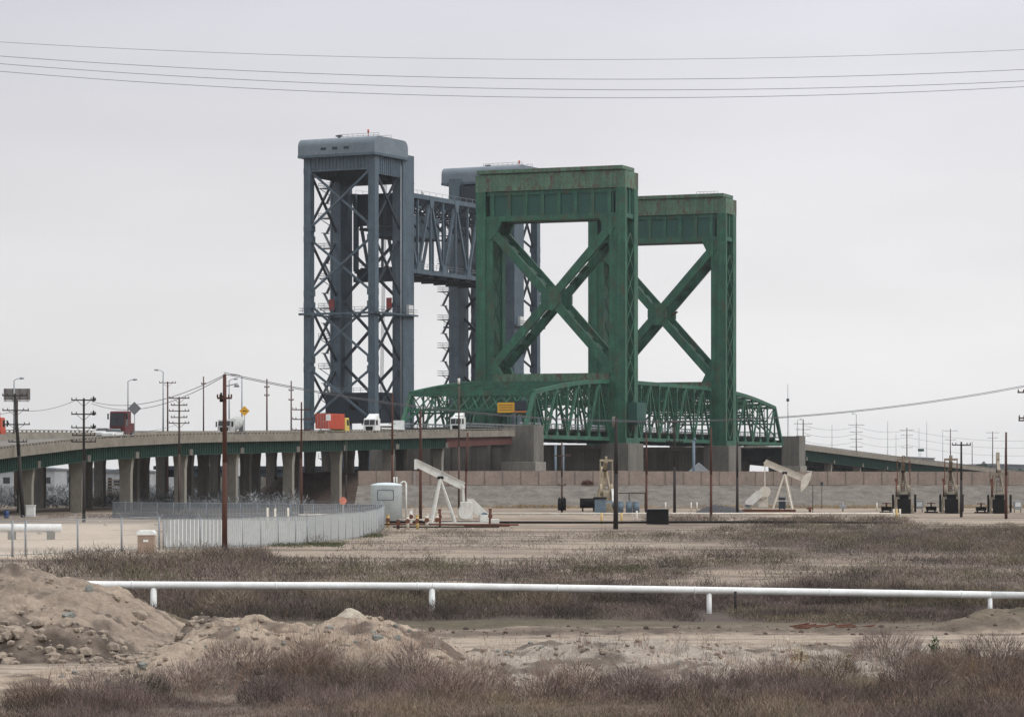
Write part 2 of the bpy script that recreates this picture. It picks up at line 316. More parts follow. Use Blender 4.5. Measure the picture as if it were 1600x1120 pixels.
def attr_mat(name, attr, fine_scale, fine, bump=.0, rough=.95, bscale=6, mid_scale=None):
    m = bpy.data.materials.new(name); m.use_nodes = True; t = m.node_tree; n = t.nodes; l = t.links; b = n['Principled BSDF']
    b.inputs['Roughness'].default_value = rough; b.inputs['Specular IOR Level'].default_value = .1
    a = n.new('ShaderNodeAttribute'); a.attribute_name = attr; last = a.outputs['Color']; tc = n.new('ShaderNodeTexCoord')
    for sc_, f in ((fine_scale, fine), (fine_scale*.22, fine)):
        nf = n.new('ShaderNodeTexNoise'); nf.inputs['Scale'].default_value = sc_; nf.inputs['Detail'].default_value = 5; nf.inputs['Roughness'].default_value = .7; l.new(tc.outputs['Object'], nf.inputs[0])
        rf = n.new('ShaderNodeMapRange'); rf.inputs[1].default_value = .3; rf.inputs[2].default_value = .7; rf.inputs[3].default_value = 1-f; rf.inputs[4].default_value = 1+f; l.new(nf.outputs[0], rf.inputs[0])
        vs = n.new('ShaderNodeVectorMath'); vs.operation = 'SCALE'; l.new(last, vs.inputs[0]); l.new(rf.outputs[0], vs.inputs['Scale']); last = vs.outputs[0]
    l.new(last, b.inputs['Base Color'])
    if bump:
        nb = n.new('ShaderNodeTexNoise'); nb.inputs['Scale'].default_value = bscale; nb.inputs['Detail'].default_value = 6; l.new(tc.outputs['Object'], nb.inputs[0])
        bp = n.new('ShaderNodeBump'); bp.inputs['Strength'].default_value = bump; bp.inputs['Distance'].default_value = .15; l.new(nb.outputs[0], bp.inputs['Height']); l.new(bp.outputs[0], b.inputs['Normal'])
    return m
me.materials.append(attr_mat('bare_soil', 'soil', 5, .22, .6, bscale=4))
g = bpy.data.objects.new('ground', me); COL.objects.link(g); tag(g, kind='structure')

# ------------------------------------------------------------------ dry brush (stuff)
def twigs(name, centres, hts, rad, per, wid, cols, label, up=.75, matl=None):
    """bushy clumps of thin tapering twigs; centres (n,2)"""
    n = len(centres); hts = np.asarray(hts); k = n*per
    ci = np.repeat(np.arange(n), per); h = hts[ci]; r = (rad if np.ndim(rad) else np.full(n, rad))[ci]
    ang = rng.random(k)*2*np.pi; rr = np.sqrt(rng.random(k))*r
    hz = rng.random(k)**.8*h*np.sqrt(np.clip(1-(rr/(r*1.05))**2, .05, 1))*.8
    bx = centres[ci,0]+rr*np.cos(ang); by = centres[ci,1]+rr*np.sin(ang); bz = H(bx, by)+hz-.05
    d = np.stack([np.cos(ang)*(1-up)+rng.normal(0,.28,k), np.sin(ang)*(1-up)+rng.normal(0,.28,k), np.abs(rng.normal(up,.3,k))], 1)
    d /= np.linalg.norm(d, axis=1)[:, None]; ln = h*(.15+.28*rng.random(k))
    yaw = rng.normal(0, .9, k); s = np.stack([np.cos(yaw), np.sin(yaw), rng.normal(0,.15,k)], 1)
    s -= d*(s*d).sum(1)[:, None]; s /= np.linalg.norm(s, axis=1)[:, None]+1e-6
    w_ = wid*(.5+rng.random(k)); p = np.stack([bx, by, bz], 1); tip = p+d*ln[:, None]
    v = np.stack([p-s*w_[:, None]*.5, p+s*w_[:, None]*.5, tip+s*w_[:, None]*.12], 1).reshape(-1, 3)
    m = bpy.data.meshes.new(name); m.vertices.add(3*k); m.vertices.foreach_set('co', v.astype(np.float32).ravel())
    m.loops.add(3*k); m.loops.foreach_set('vertex_index', np.arange(3*k, dtype=np.int32)); m.polygons.add(k)
    m.polygons.foreach_set('loop_start', np.arange(0, 3*k, 3, dtype=np.int32)); m.polygons.foreach_set('loop_total', np.full(k, 3, np.int32)); m.update(calc_edges=True)
    base = cols(centres)[ci]*(1+rng.normal(0,.22,k))[:, None]; base = np.clip(base, .005, 1); c3 = np.repeat(base, 3, 0)
    a = m.color_attributes.new('tone', 'FLOAT_COLOR', 'POINT'); a.data.foreach_set('color', np.concatenate([c3, np.ones((3*k, 1))], 1).astype(np.float32).ravel())
    m.materials.append(matl or TWIG); o = bpy.data.objects.new(name, m); COL.objects.link(o); tag(o, label, 'brush', kind='stuff'); return o
TWIG = attr_mat('dry_twigs', 'tone', .8, .12)
PUR = np.array([.198,.150,.138]); TAN = np.array([.32,.245,.18]); DK = np.array([.070,.056,.053]); GRN = np.array([.085,.10,.05]); ORG = np.array([.26,.14,.095])
def colf(wt, wd, wg, wo=0, seed=0, green_low=None):
    def f(c):
        n = len(c); a = fbm(c[:,0]*.22+seed, c[:,1]*.3, 4); b = fbm(c[:,0]*.42+seed+30, c[:,1]*.5, 4); q = rng.random(n)
        out = np.tile(PUR, (n, 1)); 
        def mi(o, col, w): w = np.clip(w, 0, 1)[:, None]; return o*(1-w)+col*w
        out = mi(out, TAN, wt+1.6*a); out = mi(out, DK, wd+2.0*b); out = mi(out, GRN, wg*(q < .25)*2+wg*sstep(.1,.4,a-b)*2); out = mi(out, ORG, wo*(q > .6))
        return out
    return f
def scatter(n, x0, x1, y0, y1, mask):
    c = np.stack([x0+(x1-x0)*rng.random(n), y0+(y1-y0)*rng.random(n)], 1); m = mask(c[:,0], c[:,1]); return c[rng.random(n) < m]
# foreground brush
c = scatter(7500, -17, 18, 69, 90, m_fg)
hh = .20+.62*np.clip(fbm(c[:,0]*.4, c[:,1]*.4, 4)*1.3+.42, 0, 1)+.14*(c[:,0] > 6)
twigs('dry_brush', c, hh, .36, 60, .011, colf(.28,.22,.10,.15,1), 'purple brown dry brush filling the nearest ground', .7)
# thin tall stalks on the front mound
c = scatter(3000, -13, 16, 76, 87.3, lambda x, y: .8*(np.abs(x+4.3) < 4.2)*(y > 79)*(y < 86.4)+.55*(x > .5)*(y > 79)+.12)
twigs('dry_stalks', c, .35+.6*rng.random(len(c))**2, .16, 16, .008, colf(.6,.0,.0,.8,4), 'thin tan and rusty stalks standing on the near mound', .95)
c = np.array([(px(x, Yq), Yq) for x, Yq in ((385,81.5),(480,81),(300,80),(215,78),(560,80),(650,81),(740,80.5),(905,79.5),(985,79.5),(1060,79),(1150,79.5),(1205,80.5),(1300,82),(1390,85.5),(1480,83),(1560,85),(1000,78),(1120,78.5),(1250,79),(1430,79.5),(1570,79),(60,75),(160,75.5),(420,77),(700,77),(850,77.5))])
twigs('dry_clumps', c, .75+.5*rng.random(len(c)), .75+.5*rng.random(len(c)), 1500, .011, colf(.12,.18,.05,.1,21), 'rounded dry bushes swelling out of the nearest brush', .6)
c = scatter(150, -24, 29, 121, 143, lambda x, y: .8+0*x); c = c[(np.abs(c[:,0]-px(1108,127)) > 2) & (np.abs(c[:,0]-px(675,124.5)) > 1.6) & ((c[:,0] < 2) | (c[:,1] > 133)) & (c[:,1] > 126)]
twigs('dry_clumps', c, .9+.5*rng.random(len(c)), 1.0+.7*rng.random(len(c)), 900, .017, colf(.10,.25,.12,0,27), 'rounded dry bushes in the belt behind the white rail', .6)
# brush belt by the pipe rail
c = scatter(9500, -24, 29, 116, 146, m_belt)
for xp_ in (px(1108,127), px(1547,129.5)): c = c[~((np.abs(c[:,0]-xp_) < .9) & (c[:,1] < 128.5))]
hh = .42+.85*np.clip(fbm(c[:,0]*.26+5, c[:,1]*.2, 4)*1.3+.42, 0, 1)
hh = np.where((c[:,0] > 3) & (c[:,1] < 131.5), np.minimum(hh, .5), hh); hh = np.where((c[:,0] <= 3) & (c[:,1] < 126.5), np.minimum(hh, .9), hh)
twigs('brush_belt', c, hh, .5, 52, .016, colf(.15,.42,.16,0,9), 'dark dry brush belt under and behind the white pipe rail', .7)
# brush further back
c = scatter(34000, -38, 62, 150, 345, m_mid)
rr_ = c[:,0]/c[:,1]*F+800
hh = .45+.6*np.clip(fbm(c[:,0]*.13+5, c[:,1]*.13, 3)+.4, 0, 1)+.55*((rr_ < 420) & (c[:,1] < 215))
twigs('field_brush', c, hh, .8, 30, .028, colf(.20,.32,.22,0,15), 'low brown brush patches over the middle field', .65)
c = np.concatenate([scatter(260, px(425,240), px(535,240), 236, 247, lambda x, y: .6+0*x), scatter(120, px(550,275), px(600,275), 268, 280, lambda x, y: .6+0*x), scatter(250, px(905,178), px(1010,178), 176, 186, lambda x, y: .5+0*x)])
twigs('green_weeds', c, .25+.2*rng.random(len(c)), .5, 26, .05, lambda c: np.array([.085,.095,.05])*(1+.6*fbm(c[:,0]*.8,c[:,1]*.8,3))[:,None], 'low green weeds along the foot of the slatted fence', .5)

# ------------------------------------------------------------------ rocks and rubble
def rock_mesh(seed, sx, sy, sz, mt, name='rock'):
    import bmesh
    bm = bmesh.new(); bmesh.ops.create_icosphere(bm, subdivisions=3, radius=1); rr = random.Random(seed)
    pl = [Vector((rr.uniform(-1,1), rr.uniform(-1,1), rr.uniform(-.4,1))).normalized() for _ in range(9)]; ds = [rr.uniform(.55,.85) for _ in pl]
    for v in bm.verts:
        for p, d in zip(pl, ds):
            k = v.co.dot(p)
            if k > d: v.co -= p*(k-d)*.9
        n_ = .06*math.sin(v.co.x*7+seed)*math.cos(v.co.y*9+seed*2)+.04*math.sin(v.co.z*13+v.co.x*5)
        v.co *= 1+n_; v.co.x *= sx; v.co.y *= sy; v.co.z *= sz
    me = bpy.data.meshes.new(name); bm.to_mesh(me); bm.free(); me.materials.append(mt); return me
def rock(x, y, Yd, wpx, hpx, mt, label, seed, group=None):
    Xw = px(x, Yd); sc_ = Yd/F; me = rock_mesh(seed, wpx*sc_/2*1.15, wpx*sc_/2*.9, hpx*sc_*.75, mt)
    o = bpy.data.objects.new('rock', me); COL.objects.link(o); o.location = (Xw, Yd, float(H(Xw, Yd))+hpx*sc_*.12); o.rotation_euler = (0, 0, seed*1.3); tag(o, label, 'rock', group)
rk = [(553,0,88.2,52,26,ROCKW,'large pale pointed boulder on the crest of the near mound'),
 (492,0,88,11,8,ROCKW,'small white stone left of the pale pointed boulder on the mound crest'),
 (346,0,91,19,13,ROCKG,'round blue grey stone at the left foot of the near mound crest'),
 (375,0,90,19,13,ROCKG,'blue grey stone beside the slumped brown clods, second of the pair'),
 (378,0,93,36,20,CLOD,'wide rounded tan clod behind the two blue grey stones'),
 (312,0,94,30,22,CLOD,'dark brown broken clod at the gap between the two mounds'),
 (335,0,95,26,26,CLOD,'highest brown clod in the gap between the two mounds'),
 (515,0,86.6,13,10,ROCKG,'small grey cobble below the small white stone on the mound'),
 (583,0,86,10,7,ROCKG,'flat green grey cobble below the pale boulder'),
 (620,0,86,15,12,ROCKG,'green grey cobble on the right shoulder of the near mound'),
 (590,0,84.5,24,9,ROCKG,'long flat grey slab on the right face of the near mound'),
 (75,0,107.5,26,12,CLOD,'broad flat clod on the crest of the left heap'),
 (140,0,107,14,14,ROCKG,'grey cobble at the crest where the white rail vanishes'),
 (182,0,107,14,12,CLOD,'brown clod on the heap just under the rail end'),
 (215,0,106.5,30,12,CLOD,'cream broken concrete lump on the right end of the left heap'),
 (86,0,103,20,9,CLOD,'pale flat clod in the middle of the left heap'),
 (103,0,103,16,20,CLOD,'tall clod standing in the middle of the left heap'),
 (110,0,101,26,10,ROCKG,'dark grey flat stone under the tall clod on the left heap'),
 (160,0,101,20,7,ROCKW,'thin pale slab on the slope of the left heap'),
 (886,0,176,12,8,ROCKW,'lone white rock in the brush beyond the rail'),
 (1229,0,107,10,5,ROCKW,'white stone at the edge of the dirt track'),
 (1082,0,176,9,6,ROCKW,'small pale rock in the brush right of the lone white rock'),
 (1490,0,90,10,10,ROCKW,'pale cobble on the rubble berm at the right'),
 (1460,0,90,22,10,ROCKW,'pale broad lump on the rubble berm at the right'),
 (298,0,84,9,5,ROCKW,'tiny white stone on the left face of the near mound'),
 (222,0,83,22,8,ROCKG,'blue grey slab low on the left foot of the near mound')]
for k, a in enumerate(rk): rock(*a, seed=k+3)
def rubble(name, n, x0, x1, y0, y1, mask, s0, s1, label, mt, seed):
    import bmesh
    protos = []
    for q in range(5):
        m_ = rock_mesh(seed+q, 1, .8, .7, mt); b = bmesh.new(); b.from_mesh(m_); bmesh.ops.dissolve_degenerate(b, dist=1e-4, edges=b.edges); b.free()
        bm = bmesh.new(); bmesh.ops.create_icosphere(bm, subdivisions=1, radius=1)
        for v in bm.verts: v.co *= random.uniform(.7, 1.15); v.co.z *= .7
        protos.append((np.array([v.co[:] for v in bm.verts]), np.array([[v.index for v in f.verts] for f in bm.faces]))); bm.free(); bpy.data.meshes.remove(m_)
    c = scatter(n, x0, x1, y0, y1, mask); V = []; Fc = []; b = 0
    for p in c:
        pv, pf = protos[random.randrange(5)]; s = s0+(s1-s0)*random.random()**4; a = random.random()*6.28
        rot = np.array([[math.cos(a), -math.sin(a), 0], [math.sin(a), math.cos(a), 0], [0, 0, 1]])
        V.append((pv*s)@rot.T+np.array([p[0], p[1], float(H(p[0], p[1]))+s*.2])); Fc.append(pf+b); b += len(pv)
    me = bpy.data.meshes.new(name); me.from_pydata(np.concatenate(V).tolist(), [], np.concatenate(Fc).tolist()); me.materials.append(mt)
    o = bpy.data.objects.new(name, me); COL.objects.link(o); tag(o, label, 'rubble', kind='stuff')
rubble('rubble', 3600, -13, 18, 80, 94, lambda x, y: .9+0*x, .012, .13, 'grey and tan rubble strewn over the near mound and berm', CLOD, 50)
rubble('rubble', 2200, -24, -8, 93.5, 114, lambda x, y: .3+.7*(y < 98), .015, .15, 'brown clods strewn over the left heap', CLOD, 60)
rubble('clods', 420, -24, -11, 93.6, 98.5, lambda x, y: .9+0*x, .05, .34, 'blocky brown clods along the cut foot of the left heap', CLOD, 65)
rubble('clods', 260, -11.2, -8.4, 94.8, 98.6, lambda x, y: .95+0*x, .05, .30, 'broken clods heaped in the gap between the two mounds', CLOD, 66)
rubble('gravel', 900, -13, 18, 80, 93, lambda x, y: .8+0*x, .015, .10, 'pale grey broken stones on the berm', ROCKG, 70)
rubble('clods', 1200, -10, 24, 106, 118, lambda x, y: np.exp(-((y-road_c(x)-6)/1.6)**2), .03, .14, 'dark clods along the far edge of the dirt track', BROWNB, 80)
rubble('field_stones', 700, -35, 60, 160, 330, lambda x, y: .5+0*x, .04, .22, 'pale stones lying about the middle field', ROCKW, 90)

# ------------------------------------------------------------------ white pipe rail in front
RAIL = [(100,913,122.5),(185,913.5,122.8),(675,915.5,124.5),(1108,922,127),(1547,929,129.5),(1750,932,130.5)]
t = thing('pipe_rail', 'long white pipe rail on short posts crossing the whole foreground', 'guard rail', (px(675,124.5), 124.5, 0))
m = MB(); pts = [Vector((px(x,Yd)-t.location.x, Yd-t.location.y, pz(y,Yd))) for x, y, Yd in RAIL]; m.poly(pts, .155, 14); m.build('rail', WHITEP, t)
for f_ in np.arange(-18, 27, 5.8):
    k_ = np.interp(f_, [p.x for p in pts], range(len(pts))); i_ = min(int(k_), len(pts)-2); a_ = pts[i_].lerp(pts[i_+1], k_-i_); d_ = (pts[i_+1]-pts[i_]).normalized(); MB().tube(a_-d_*.035, a_+d_*.035, .168, n=14).build('weld_collar', WHITEP, t)
for (x, y, Yd, r_) in ((240,914,123,.13),(675,915.5,124.5,.13),(1108,922,127,.11),(1547,929,129.5,.10)):
    p = Vector((px(x,Yd)-t.location.x, Yd-t.location.y, 0)); q = MB(); q.tube((p.x,p.y,-.4),(p.x,p.y,pz(y,Yd)-.08), r_, n=12); q.build('post', WHITEP, t)
o = MB().tube((0,0,-.2),(0,0,.95),.06,n=8).build('stake', WOODK); o.location = (px(1149,126),126,0); tag(o, 'short rusty stake standing in the brush right of the third rail post', 'stake')
# white large-bore pipe and things of the yard at the left
t = thing('large_pipe', 'thick white pipe lying on blocks at the left edge', 'pipe', (px(40,262), 262, 0))
m = MB(); m.tube((-9,0,1.0),(px(96,262)-t.location.x,0,1.0),.36,n=16); m.build('pipe', WHITEP, t)
for xx in (-1.2, 2.2): MB().box(xx-.3,xx+.3,-.4,.4,0,.7).build('support_block', CONCL, t)
t = thing('utility_cabinet', 'brown box with a rounded white lid near the slatted fence', 'cabinet', (px(229,218), 218, 0))
m = MB(); m.box(-.6,.6,-.5,.5,-.1,1.35); m.build('body', mat('tan_cabinet', (.36,.27,.21), None, 2, .7), t, .03)
m = MB(); m.prism([(-.68,1.33),(.68,1.33),(.68,1.55),(.5,1.68),(-.5,1.68),(-.68,1.55)],'y',-.55,.55); m.build('lid', WHITEP, t, .03)
MB().box(-.18,.18,-.52,-.50,.85,1.0).build('placard', WHITEP, t)

# ------------------------------------------------------------------ fences
def fence_run(pts, label, name, slat, top, z0, step=.34, gap=.06, ranges=None, post_r=.05, posts_every=3.0, wire=False):
    loc = Vector((pts[0][0], pts[0][1], 0)); t = thing(name, label, 'fence', loc)
    P = [Vector((x,y,0))-loc for x,y in pts]; m = MB(); k = MB(); rails = MB(); barb = MB(); hh = 0
    for a, b in zip(P[:-1], P[1:]):
        d = b-a; ln = d.length; d.normalize(); nn = Vector((-d.y,d.x,0)); q = 0
        while q < ln-step*.5:
            if slat:
                a0 = a+d*q; a1 = a+d*min(q+step-gap, ln); jz = random.uniform(-.02,.02); z_ = float(H(*(a0+loc).xy))
                m.beam((a0+a1)/2+Vector((0,0,z_+.05)), (a0+a1)/2+Vector((0,0,top+jz)), (a1-a0).length, .012, side=d)
            q += step
        rails.tube(a+Vector((0,0,top)), b+Vector((0,0,top)), .03, n=6); rails.tube(a+Vector((0,0,.15)), b+Vector((0,0,.15)), .025, n=6)
        for w_ in (.12,.24,.36): barb.beam(a+nn*w_*.6+Vector((0,0,top+w_)), b+nn*w_*.6+Vector((0,0,top+w_)), .012)
        q = 0
        while q < ln:
            c_ = a+d*q; MB().tube((c_.x,c_.y,-.2),(c_.x,c_.y,top+.04),post_r,n=8).tube((c_.x,c_.y,top+.04),(c_.x+nn.x*.25,c_.y+nn.y*.25,top+.40),.02,n=5).build('post', GREYM, t); q += posts_every
    if slat: m.build('slats', slat, t)
    rails.build('rails', GREYM, t); barb.build('barbed_wire', GREYM, t)
    if wire:
        for a, b in zip(P[:-1], P[1:]):
            d = b-a; o = MB().add([(0,0,.05),(d.length,0,.05),(d.length,0,top),(0,0,top)],[(0,1,2,3)]).build('mesh', NET, t)
            o.location = a; o.rotation_euler = (0,0,math.atan2(d.y,d.x))
    return t
P0 = [(px(255,229),229),(px(350,232),232),(px(480,246),246),(px(568,270),270),(px(592,290),290),(px(600,312),312),(px(597,345),345)]
fence_run(P0, 'pale grey slatted fence curving round the yard', 'slat_fence', SLAT, 2.3, 0, posts_every=3.2)
fence_run([(px(597,346),346),(px(430,352),352),(px(175,372),372)], 'dark grey slatted fence at the back of the yard', 'slat_fence', SLATD, 2.1, 0, step=.25, gap=.06, posts_every=3)
fence_run([(px(-120,205),205),(px(40,210),210),(px(190,222),222),(px(252,229),229)], 'see-through chain link fence joining the slatted fence at the left', 'chain_link_fence', None, 2.5, 0, post_r=.075, posts_every=6.9, wire=True)
m = MB(); m.add([(px(262,232),231,.16),(px(350,236),236,.16),(px(480,250),250,.16),(px(566,273),273,.16),(px(590,345),345,.16),(px(262,365),365,.16)],[(0,1,2,3,4,5)]); o = m.build('yard_pad', PADM); tag(o, kind='structure')
# traffic cones-like bollards behind the slatted fence
for k, (x, Yd, h_) in enumerate(((418,300,2.3),(430,302,2.2),(450,300,2.3))):
    o = MB().tube((0,0,0),(0,0,h_),.11,n=10).build('bollard', CREAM); o.location = (px(x,Yd),Yd,0); tag(o, ['left','middle','right'][k]+'most cream marker post of three showing above the slatted fence', 'bollard', 'marker posts in the yard')
o = thing('round_sign', 'round salmon sign on a short post at the yard corner', 'sign', (px(536,340),340,0)); MB().tube((0,0,0),(0,0,2.6),.06).build('post', GREYM, o); MB().tube((0,-.05,2.6),(0,-.09,2.6),.42,n=20).build('sign_face', mat('salmon_face',(.62,.22,.16),None,3,.6), o)
t = thing('low_pipe', 'thin cream pipe on stubs behind the slatted fence', 'pipe', (px(500,345),344,0)); MB().tube((-2.4,0,.95),(2.4,0,.95),.09).build('pipe', CREAM, t); [MB().tube((q,0,0),(q,0,.9),.05).build('support', CREAM, t) for q in (-1.8,1.8)]

# ------------------------------------------------------------------ flood wall and bank
WY = 500.0
def wx(x): return px(x, WY)
m = MB(); prof = [(486,-.1),(491,1.3),(494.5,2.7),(498.6,3.55),(505,3.6),(512,-.1)]
xsb = np.arange(wx(560), wx(1900), 2.0)
vs = []; 
for xx in xsb:
    for (yy, zz) in prof: vs.append((xx, yy+.5*float(fbm(xx*.2, yy)), zz+(.22*float(fbm(xx*.35, yy*.7, 3)) if zz > 0 else 0)))
npf = len(prof); m.add(vs, [(i*npf+j, (i+1)*npf+j, (i+1)*npf+j+1, i*npf+j+1) for i in range(len(xsb)-1) for j in range(npf-1)])
o = m.build('embankment', BANK); tag(o, kind='structure')
c = scatter(1500, wx(640), wx(1640), 478, 488, lambda x, y: .55+1.3*fbm(x*.09, y*.1, 3))
twigs('bank_foot_weeds', c, rng.uniform(.3,.9,len(c)), .7, 22, .07, lambda c: np.array([.30,.215,.12])*(1+.6*fbm(c[:,0]*.2,c[:,1]*.2,3))[:,None], 'straw coloured weeds along the foot of the gravel bank', .7)
t = thing('flood_wall', 'long pinkish concrete panel wall on top of the gravel bank', 'wall', (wx(560), WY, 3.4))
for k in range(60):
    x0 = k*3.0; tz = 2.55-.004*k*1.0+random.uniform(-.015,.015)
    MB().box(x0+.02,x0+2.98,-.12+random.uniform(-.01,.01),.12,-.3,tz).build('wall_panel', PINK, t)
m = MB()
for k in range(61): m.box(k*3.0-.07, k*3.0+.07, -.17, .06, -.3, 2.5)
m.build('joint_post', mat('dark_joint', (.19,.155,.135), None, 2, .9), t)
m = MB(); m.beam((0,-.2,.12),(180,-.2,.12),.16,.12); m.build('ledge', mat('dark_ledge', (.10,.085,.075), None, 2, .9), t)
# brown bank below the viaduct
m = MB(); vs = []
for xx in np.arange(-60, 30, 2.0):
    for (yy, zz) in ((540,-.1),(546,2.2),(553,5.4),(575,5.9),(600,5.9),(640,2)):
        vs.append((xx, yy+.35*(-xx)*0, zz*(float(sstep(-52,-40,xx)))+.3*float(fbm(xx*.3, yy))))
n_ = len(vs)//6; m.add(vs, [(i*6+j,(i+1)*6+j,(i+1)*6+j+1,i*6+j+1) for i in range(n_-1) for j in range(5)])
o = m.build('embankment', BROWNB); tag(o, kind='structure')

# ------------------------------------------------------------------ green lift bridge
UA = math.atan2(.9284,.3715); U = Vector((.3715,.9284,0)); V = Vector((-.9284,.3715,0)); OR = Vector((24.86,660,0)); BW = 35.5
def green_tower(s0, label, cabinet):
    t = thing('lift_tower', label, 'bridge tower', OR+U*s0, UA)
    ZB = 12.0
    for side in (0, 1):
        def vv(a): return a if side == 0 else BW-a
        def bx(m, s_0, s_1, v0, v1, z0, z1): a, b = sorted((vv(v0), vv(v1))); m.box(s_0, s_1, a, b, z0, z1)
        m = MB(); bx(m,0,1.0,0,2.3,ZB,68.2); bx(m,.35,1.2,2.3,3.9,ZB,61.6); bx(m,5.9,8.4,0,2.3,ZB,68.2); bx(m,6.2,8.1,2.3,3.9,ZB,61.6)
        bx(m,1.0,5.9,1.5,1.75,ZB,68.2); bx(m,1.2,6.2,3.3,3.5,ZB,61.6)
        bx(m,-.3,8.7,-.3,4.1,ZB-.0,ZB+1.2)
        z = ZB+1.2
        while z < 61:                                   # splice plates and rivet bands
            bx(m,-.05,.0,.1,2.2,z,z+.35); z += 7.2
        leg = m.build('leg', GREEN, t)
        h_ = 5.6
        for vo in (.12, 3.6):
            l = MB(); z = ZB+1.5
            while z+h_ < 62:
                a = (1.0,vv(vo),z); b = (5.9,vv(vo),z+h_); c = (1.0,vv(vo),z+h_); d = (5.9,vv(vo),z)
                l.beam((3.45,vv(vo),z),(1.05,vv(vo),z+h_/2),.28,.12,side=(1,0,0)); l.beam((3.45,vv(vo),z),(5.85,vv(vo),z+h_/2),.28,.12,side=(1,0,0))
                l.beam((1.05,vv(vo),z+h_/2),(3.45,vv(vo),z+h_),.28,.12,side=(1,0,0)); l.beam((5.85,vv(vo),z+h_/2),(3.45,vv(vo),z+h_),.28,.12,side=(1,0,0)); z += h_
            l.build('lacing', GREEN, leg)
    for s_, d in ((0,1),(8.4,-1)):                      # head beams, front and back
        def so_(a, b): return tuple(sorted((s_+d*a, s_+d*b)))
        m = MB(); a, b = so_(-.04,1.1); m.box(a,b,-.04,BW+.04,68.2,71.9); hb = m.build('head_beam', GREENH, t)
        m = MB(); a, b = so_(.75,.95); m.box(a,b,3.0,BW-3.0,62.5,68.2); m.build('recessed_panel', GREENP, t)
        m = MB(); a, b = so_(.35,1.6); m.box(a,b,2.4,BW-2.4,61.5,62.7)
        for k in range(8): yv = 3.9+(BW-7.8)*k/7; a, b = so_(.4,.74); m.box(a,b,yv-.42,yv+.42,62.7,68.2)
        a, b = so_(.45,.74); m.box(a,b,2.5,BW-2.5,67.3,68.1); m.build('panel_ribs', GREEN, t)
    m = MB(); m.box(1.6,6.8,2.5,BW-2.5,61.6,61.9)
    m.box(1.1,7.3,-.02,.5,68.2,71.9); m.box(1.1,7.3,BW-.5,BW+.02,68.2,71.9); m.build('head_floor', GREENH, t)
    for v0, dd in ((0,1),(BW,-1)):
        m = MB(); a, b = sorted((v0+dd*.55, v0+dd*.75)); m.box(1.0,5.9,a,b,62.6,68.2); m.build('side_panel', GREENP, t)
        m = MB(); a, b = sorted((v0+dd*.2, v0+dd*.55)); [m.box(q-.2,q+.2,a,b,62.6,68.2) for q in (1.3,3.45,5.6)]; m.box(1.0,5.9,a,b,61.6,62.6); m.build('side_rib', GREEN, t)
    m = MB(); m.box(.3,7.6,.8,BW-.8,71.9,72.15); m.box(-.45,7.4,.5,BW-.4,72.15,73.0); m.build('cap', GREENH, t, .05)
    for s_ in (.15, 7.25):                               # X braces, front and back
        m = MB(); z1, z0 = 61.6, 27.4; a, b = 3.2, BW-3.2; dd = 1.15
        m.beam((s_+.5,a,z1-1.6),(s_+.5,b,z0+.9),dd-.25,1.85,side=(1,0,0)); m.beam((s_+.48,b,z1-1.6),(s_+.48,a,z0+.9),dd-.35,1.85,side=(1,0,0))
        c = BW/2; zc = (z1-1.6+z0+.9)/2; m.prism([(c-2.3,zc-.9),(c-.9,zc-2.6),(c+.9,zc-2.6),(c+2.3,zc-.9),(c+2.3,zc+.9),(c+.9,zc+2.6),(c-.9,zc+2.6),(c-2.3,zc+.9)],'x',s_-.08,s_+1.02)
        for vs_, sg in ((a,1),(b,-1)):
            pp = [(vs_,z1),(vs_,z1-4.2),(vs_+sg*1.5,z1-3.0),(vs_+sg*3.0,z1)]; m.prism(pp,'x',s_-.05,s_+.98)
            pp = [(vs_,z0),(vs_,z0+4.2),(vs_+sg*1.5,z0+3.0),(vs_+sg*3.0,z0)]; m.prism(pp,'x',s_-.05,s_+.98)
        m.build('cross_brace', GREEN, t)
        m = MB(); m.box(s_,s_+1.1,3.9,BW-3.9,25.3,27.5); m.build('bottom_strut', GREENH, t)
    a, b = 3.2, BW-3.2; z1, z0 = 60.0, 28.3
    for k in range(13):                                 # batten plates tying front and back braces
        for (A, B) in (((a,z1),(b,z0)),((b,z1),(a,z0))):
            f = (k+.5)/13
            if abs(f-.5) < .06: continue
            y_ = A[0]+(B[0]-A[0])*f; zz = A[1]+(B[1]-A[1])*f; f2 = f+.048; y2 = A[0]+(B[0]-A[0])*f2; z2 = A[1]+(B[1]-A[1])*f2
            if k % 3 != 2: MB().beam((5.6,y_,zz),(5.6,y2,z2),2.6,.14,side=(1,0,0)).build('batten_plate', GREEN, t)
    m = MB(); m.box(1.2,7.0,3.9,4.0+.01,25.4,27.4); m.build('strut_tie', GREEN, t)
    if cabinet:
        c_ = thing  # machinery cabinet hung on the outside of the leg
        m = MB(); m.box(1.2,7.2,-2.3,-.1,16.5,21.0); cb = m.build('machinery_cabinet', GREENP, t, .05); cb['label'] = 'blue green cabinet hung on the outer leg'
        m = MB(); m.box(.8,7.6,-2.6,-.1,16.1,16.35); [m.tube((q,-2.55,16.3),(q,-2.55,17.6),.05) for q in (.9,2.2,3.5,4.8,6.1,7.5)]; m.build('cabinet_platform', GREEND, t)
    else:
        m = MB()
        for q in range(7): m.tube((6,4+q*.9,73),(6,4+q*.9,74.1),.05,n=5)
        m.tube((6,4,74.1),(6,9.4,74.1),.05,n=5); m.tube((6,4,73.6),(6,9.4,73.6),.04,n=5); m.build('roof_railing', GREYM, t)
        MB().beam((3,BW*.42,43.8),(1,BW*.36,44.6),.5,.3).build('walkway_stub', RUSTM, t)
    return t
green_tower(0, 'nearer green steel lift tower with a great X brace and hung cabinet', True)
green_tower(72.2, 'farther green steel lift tower with X brace right of the nearer one', False)
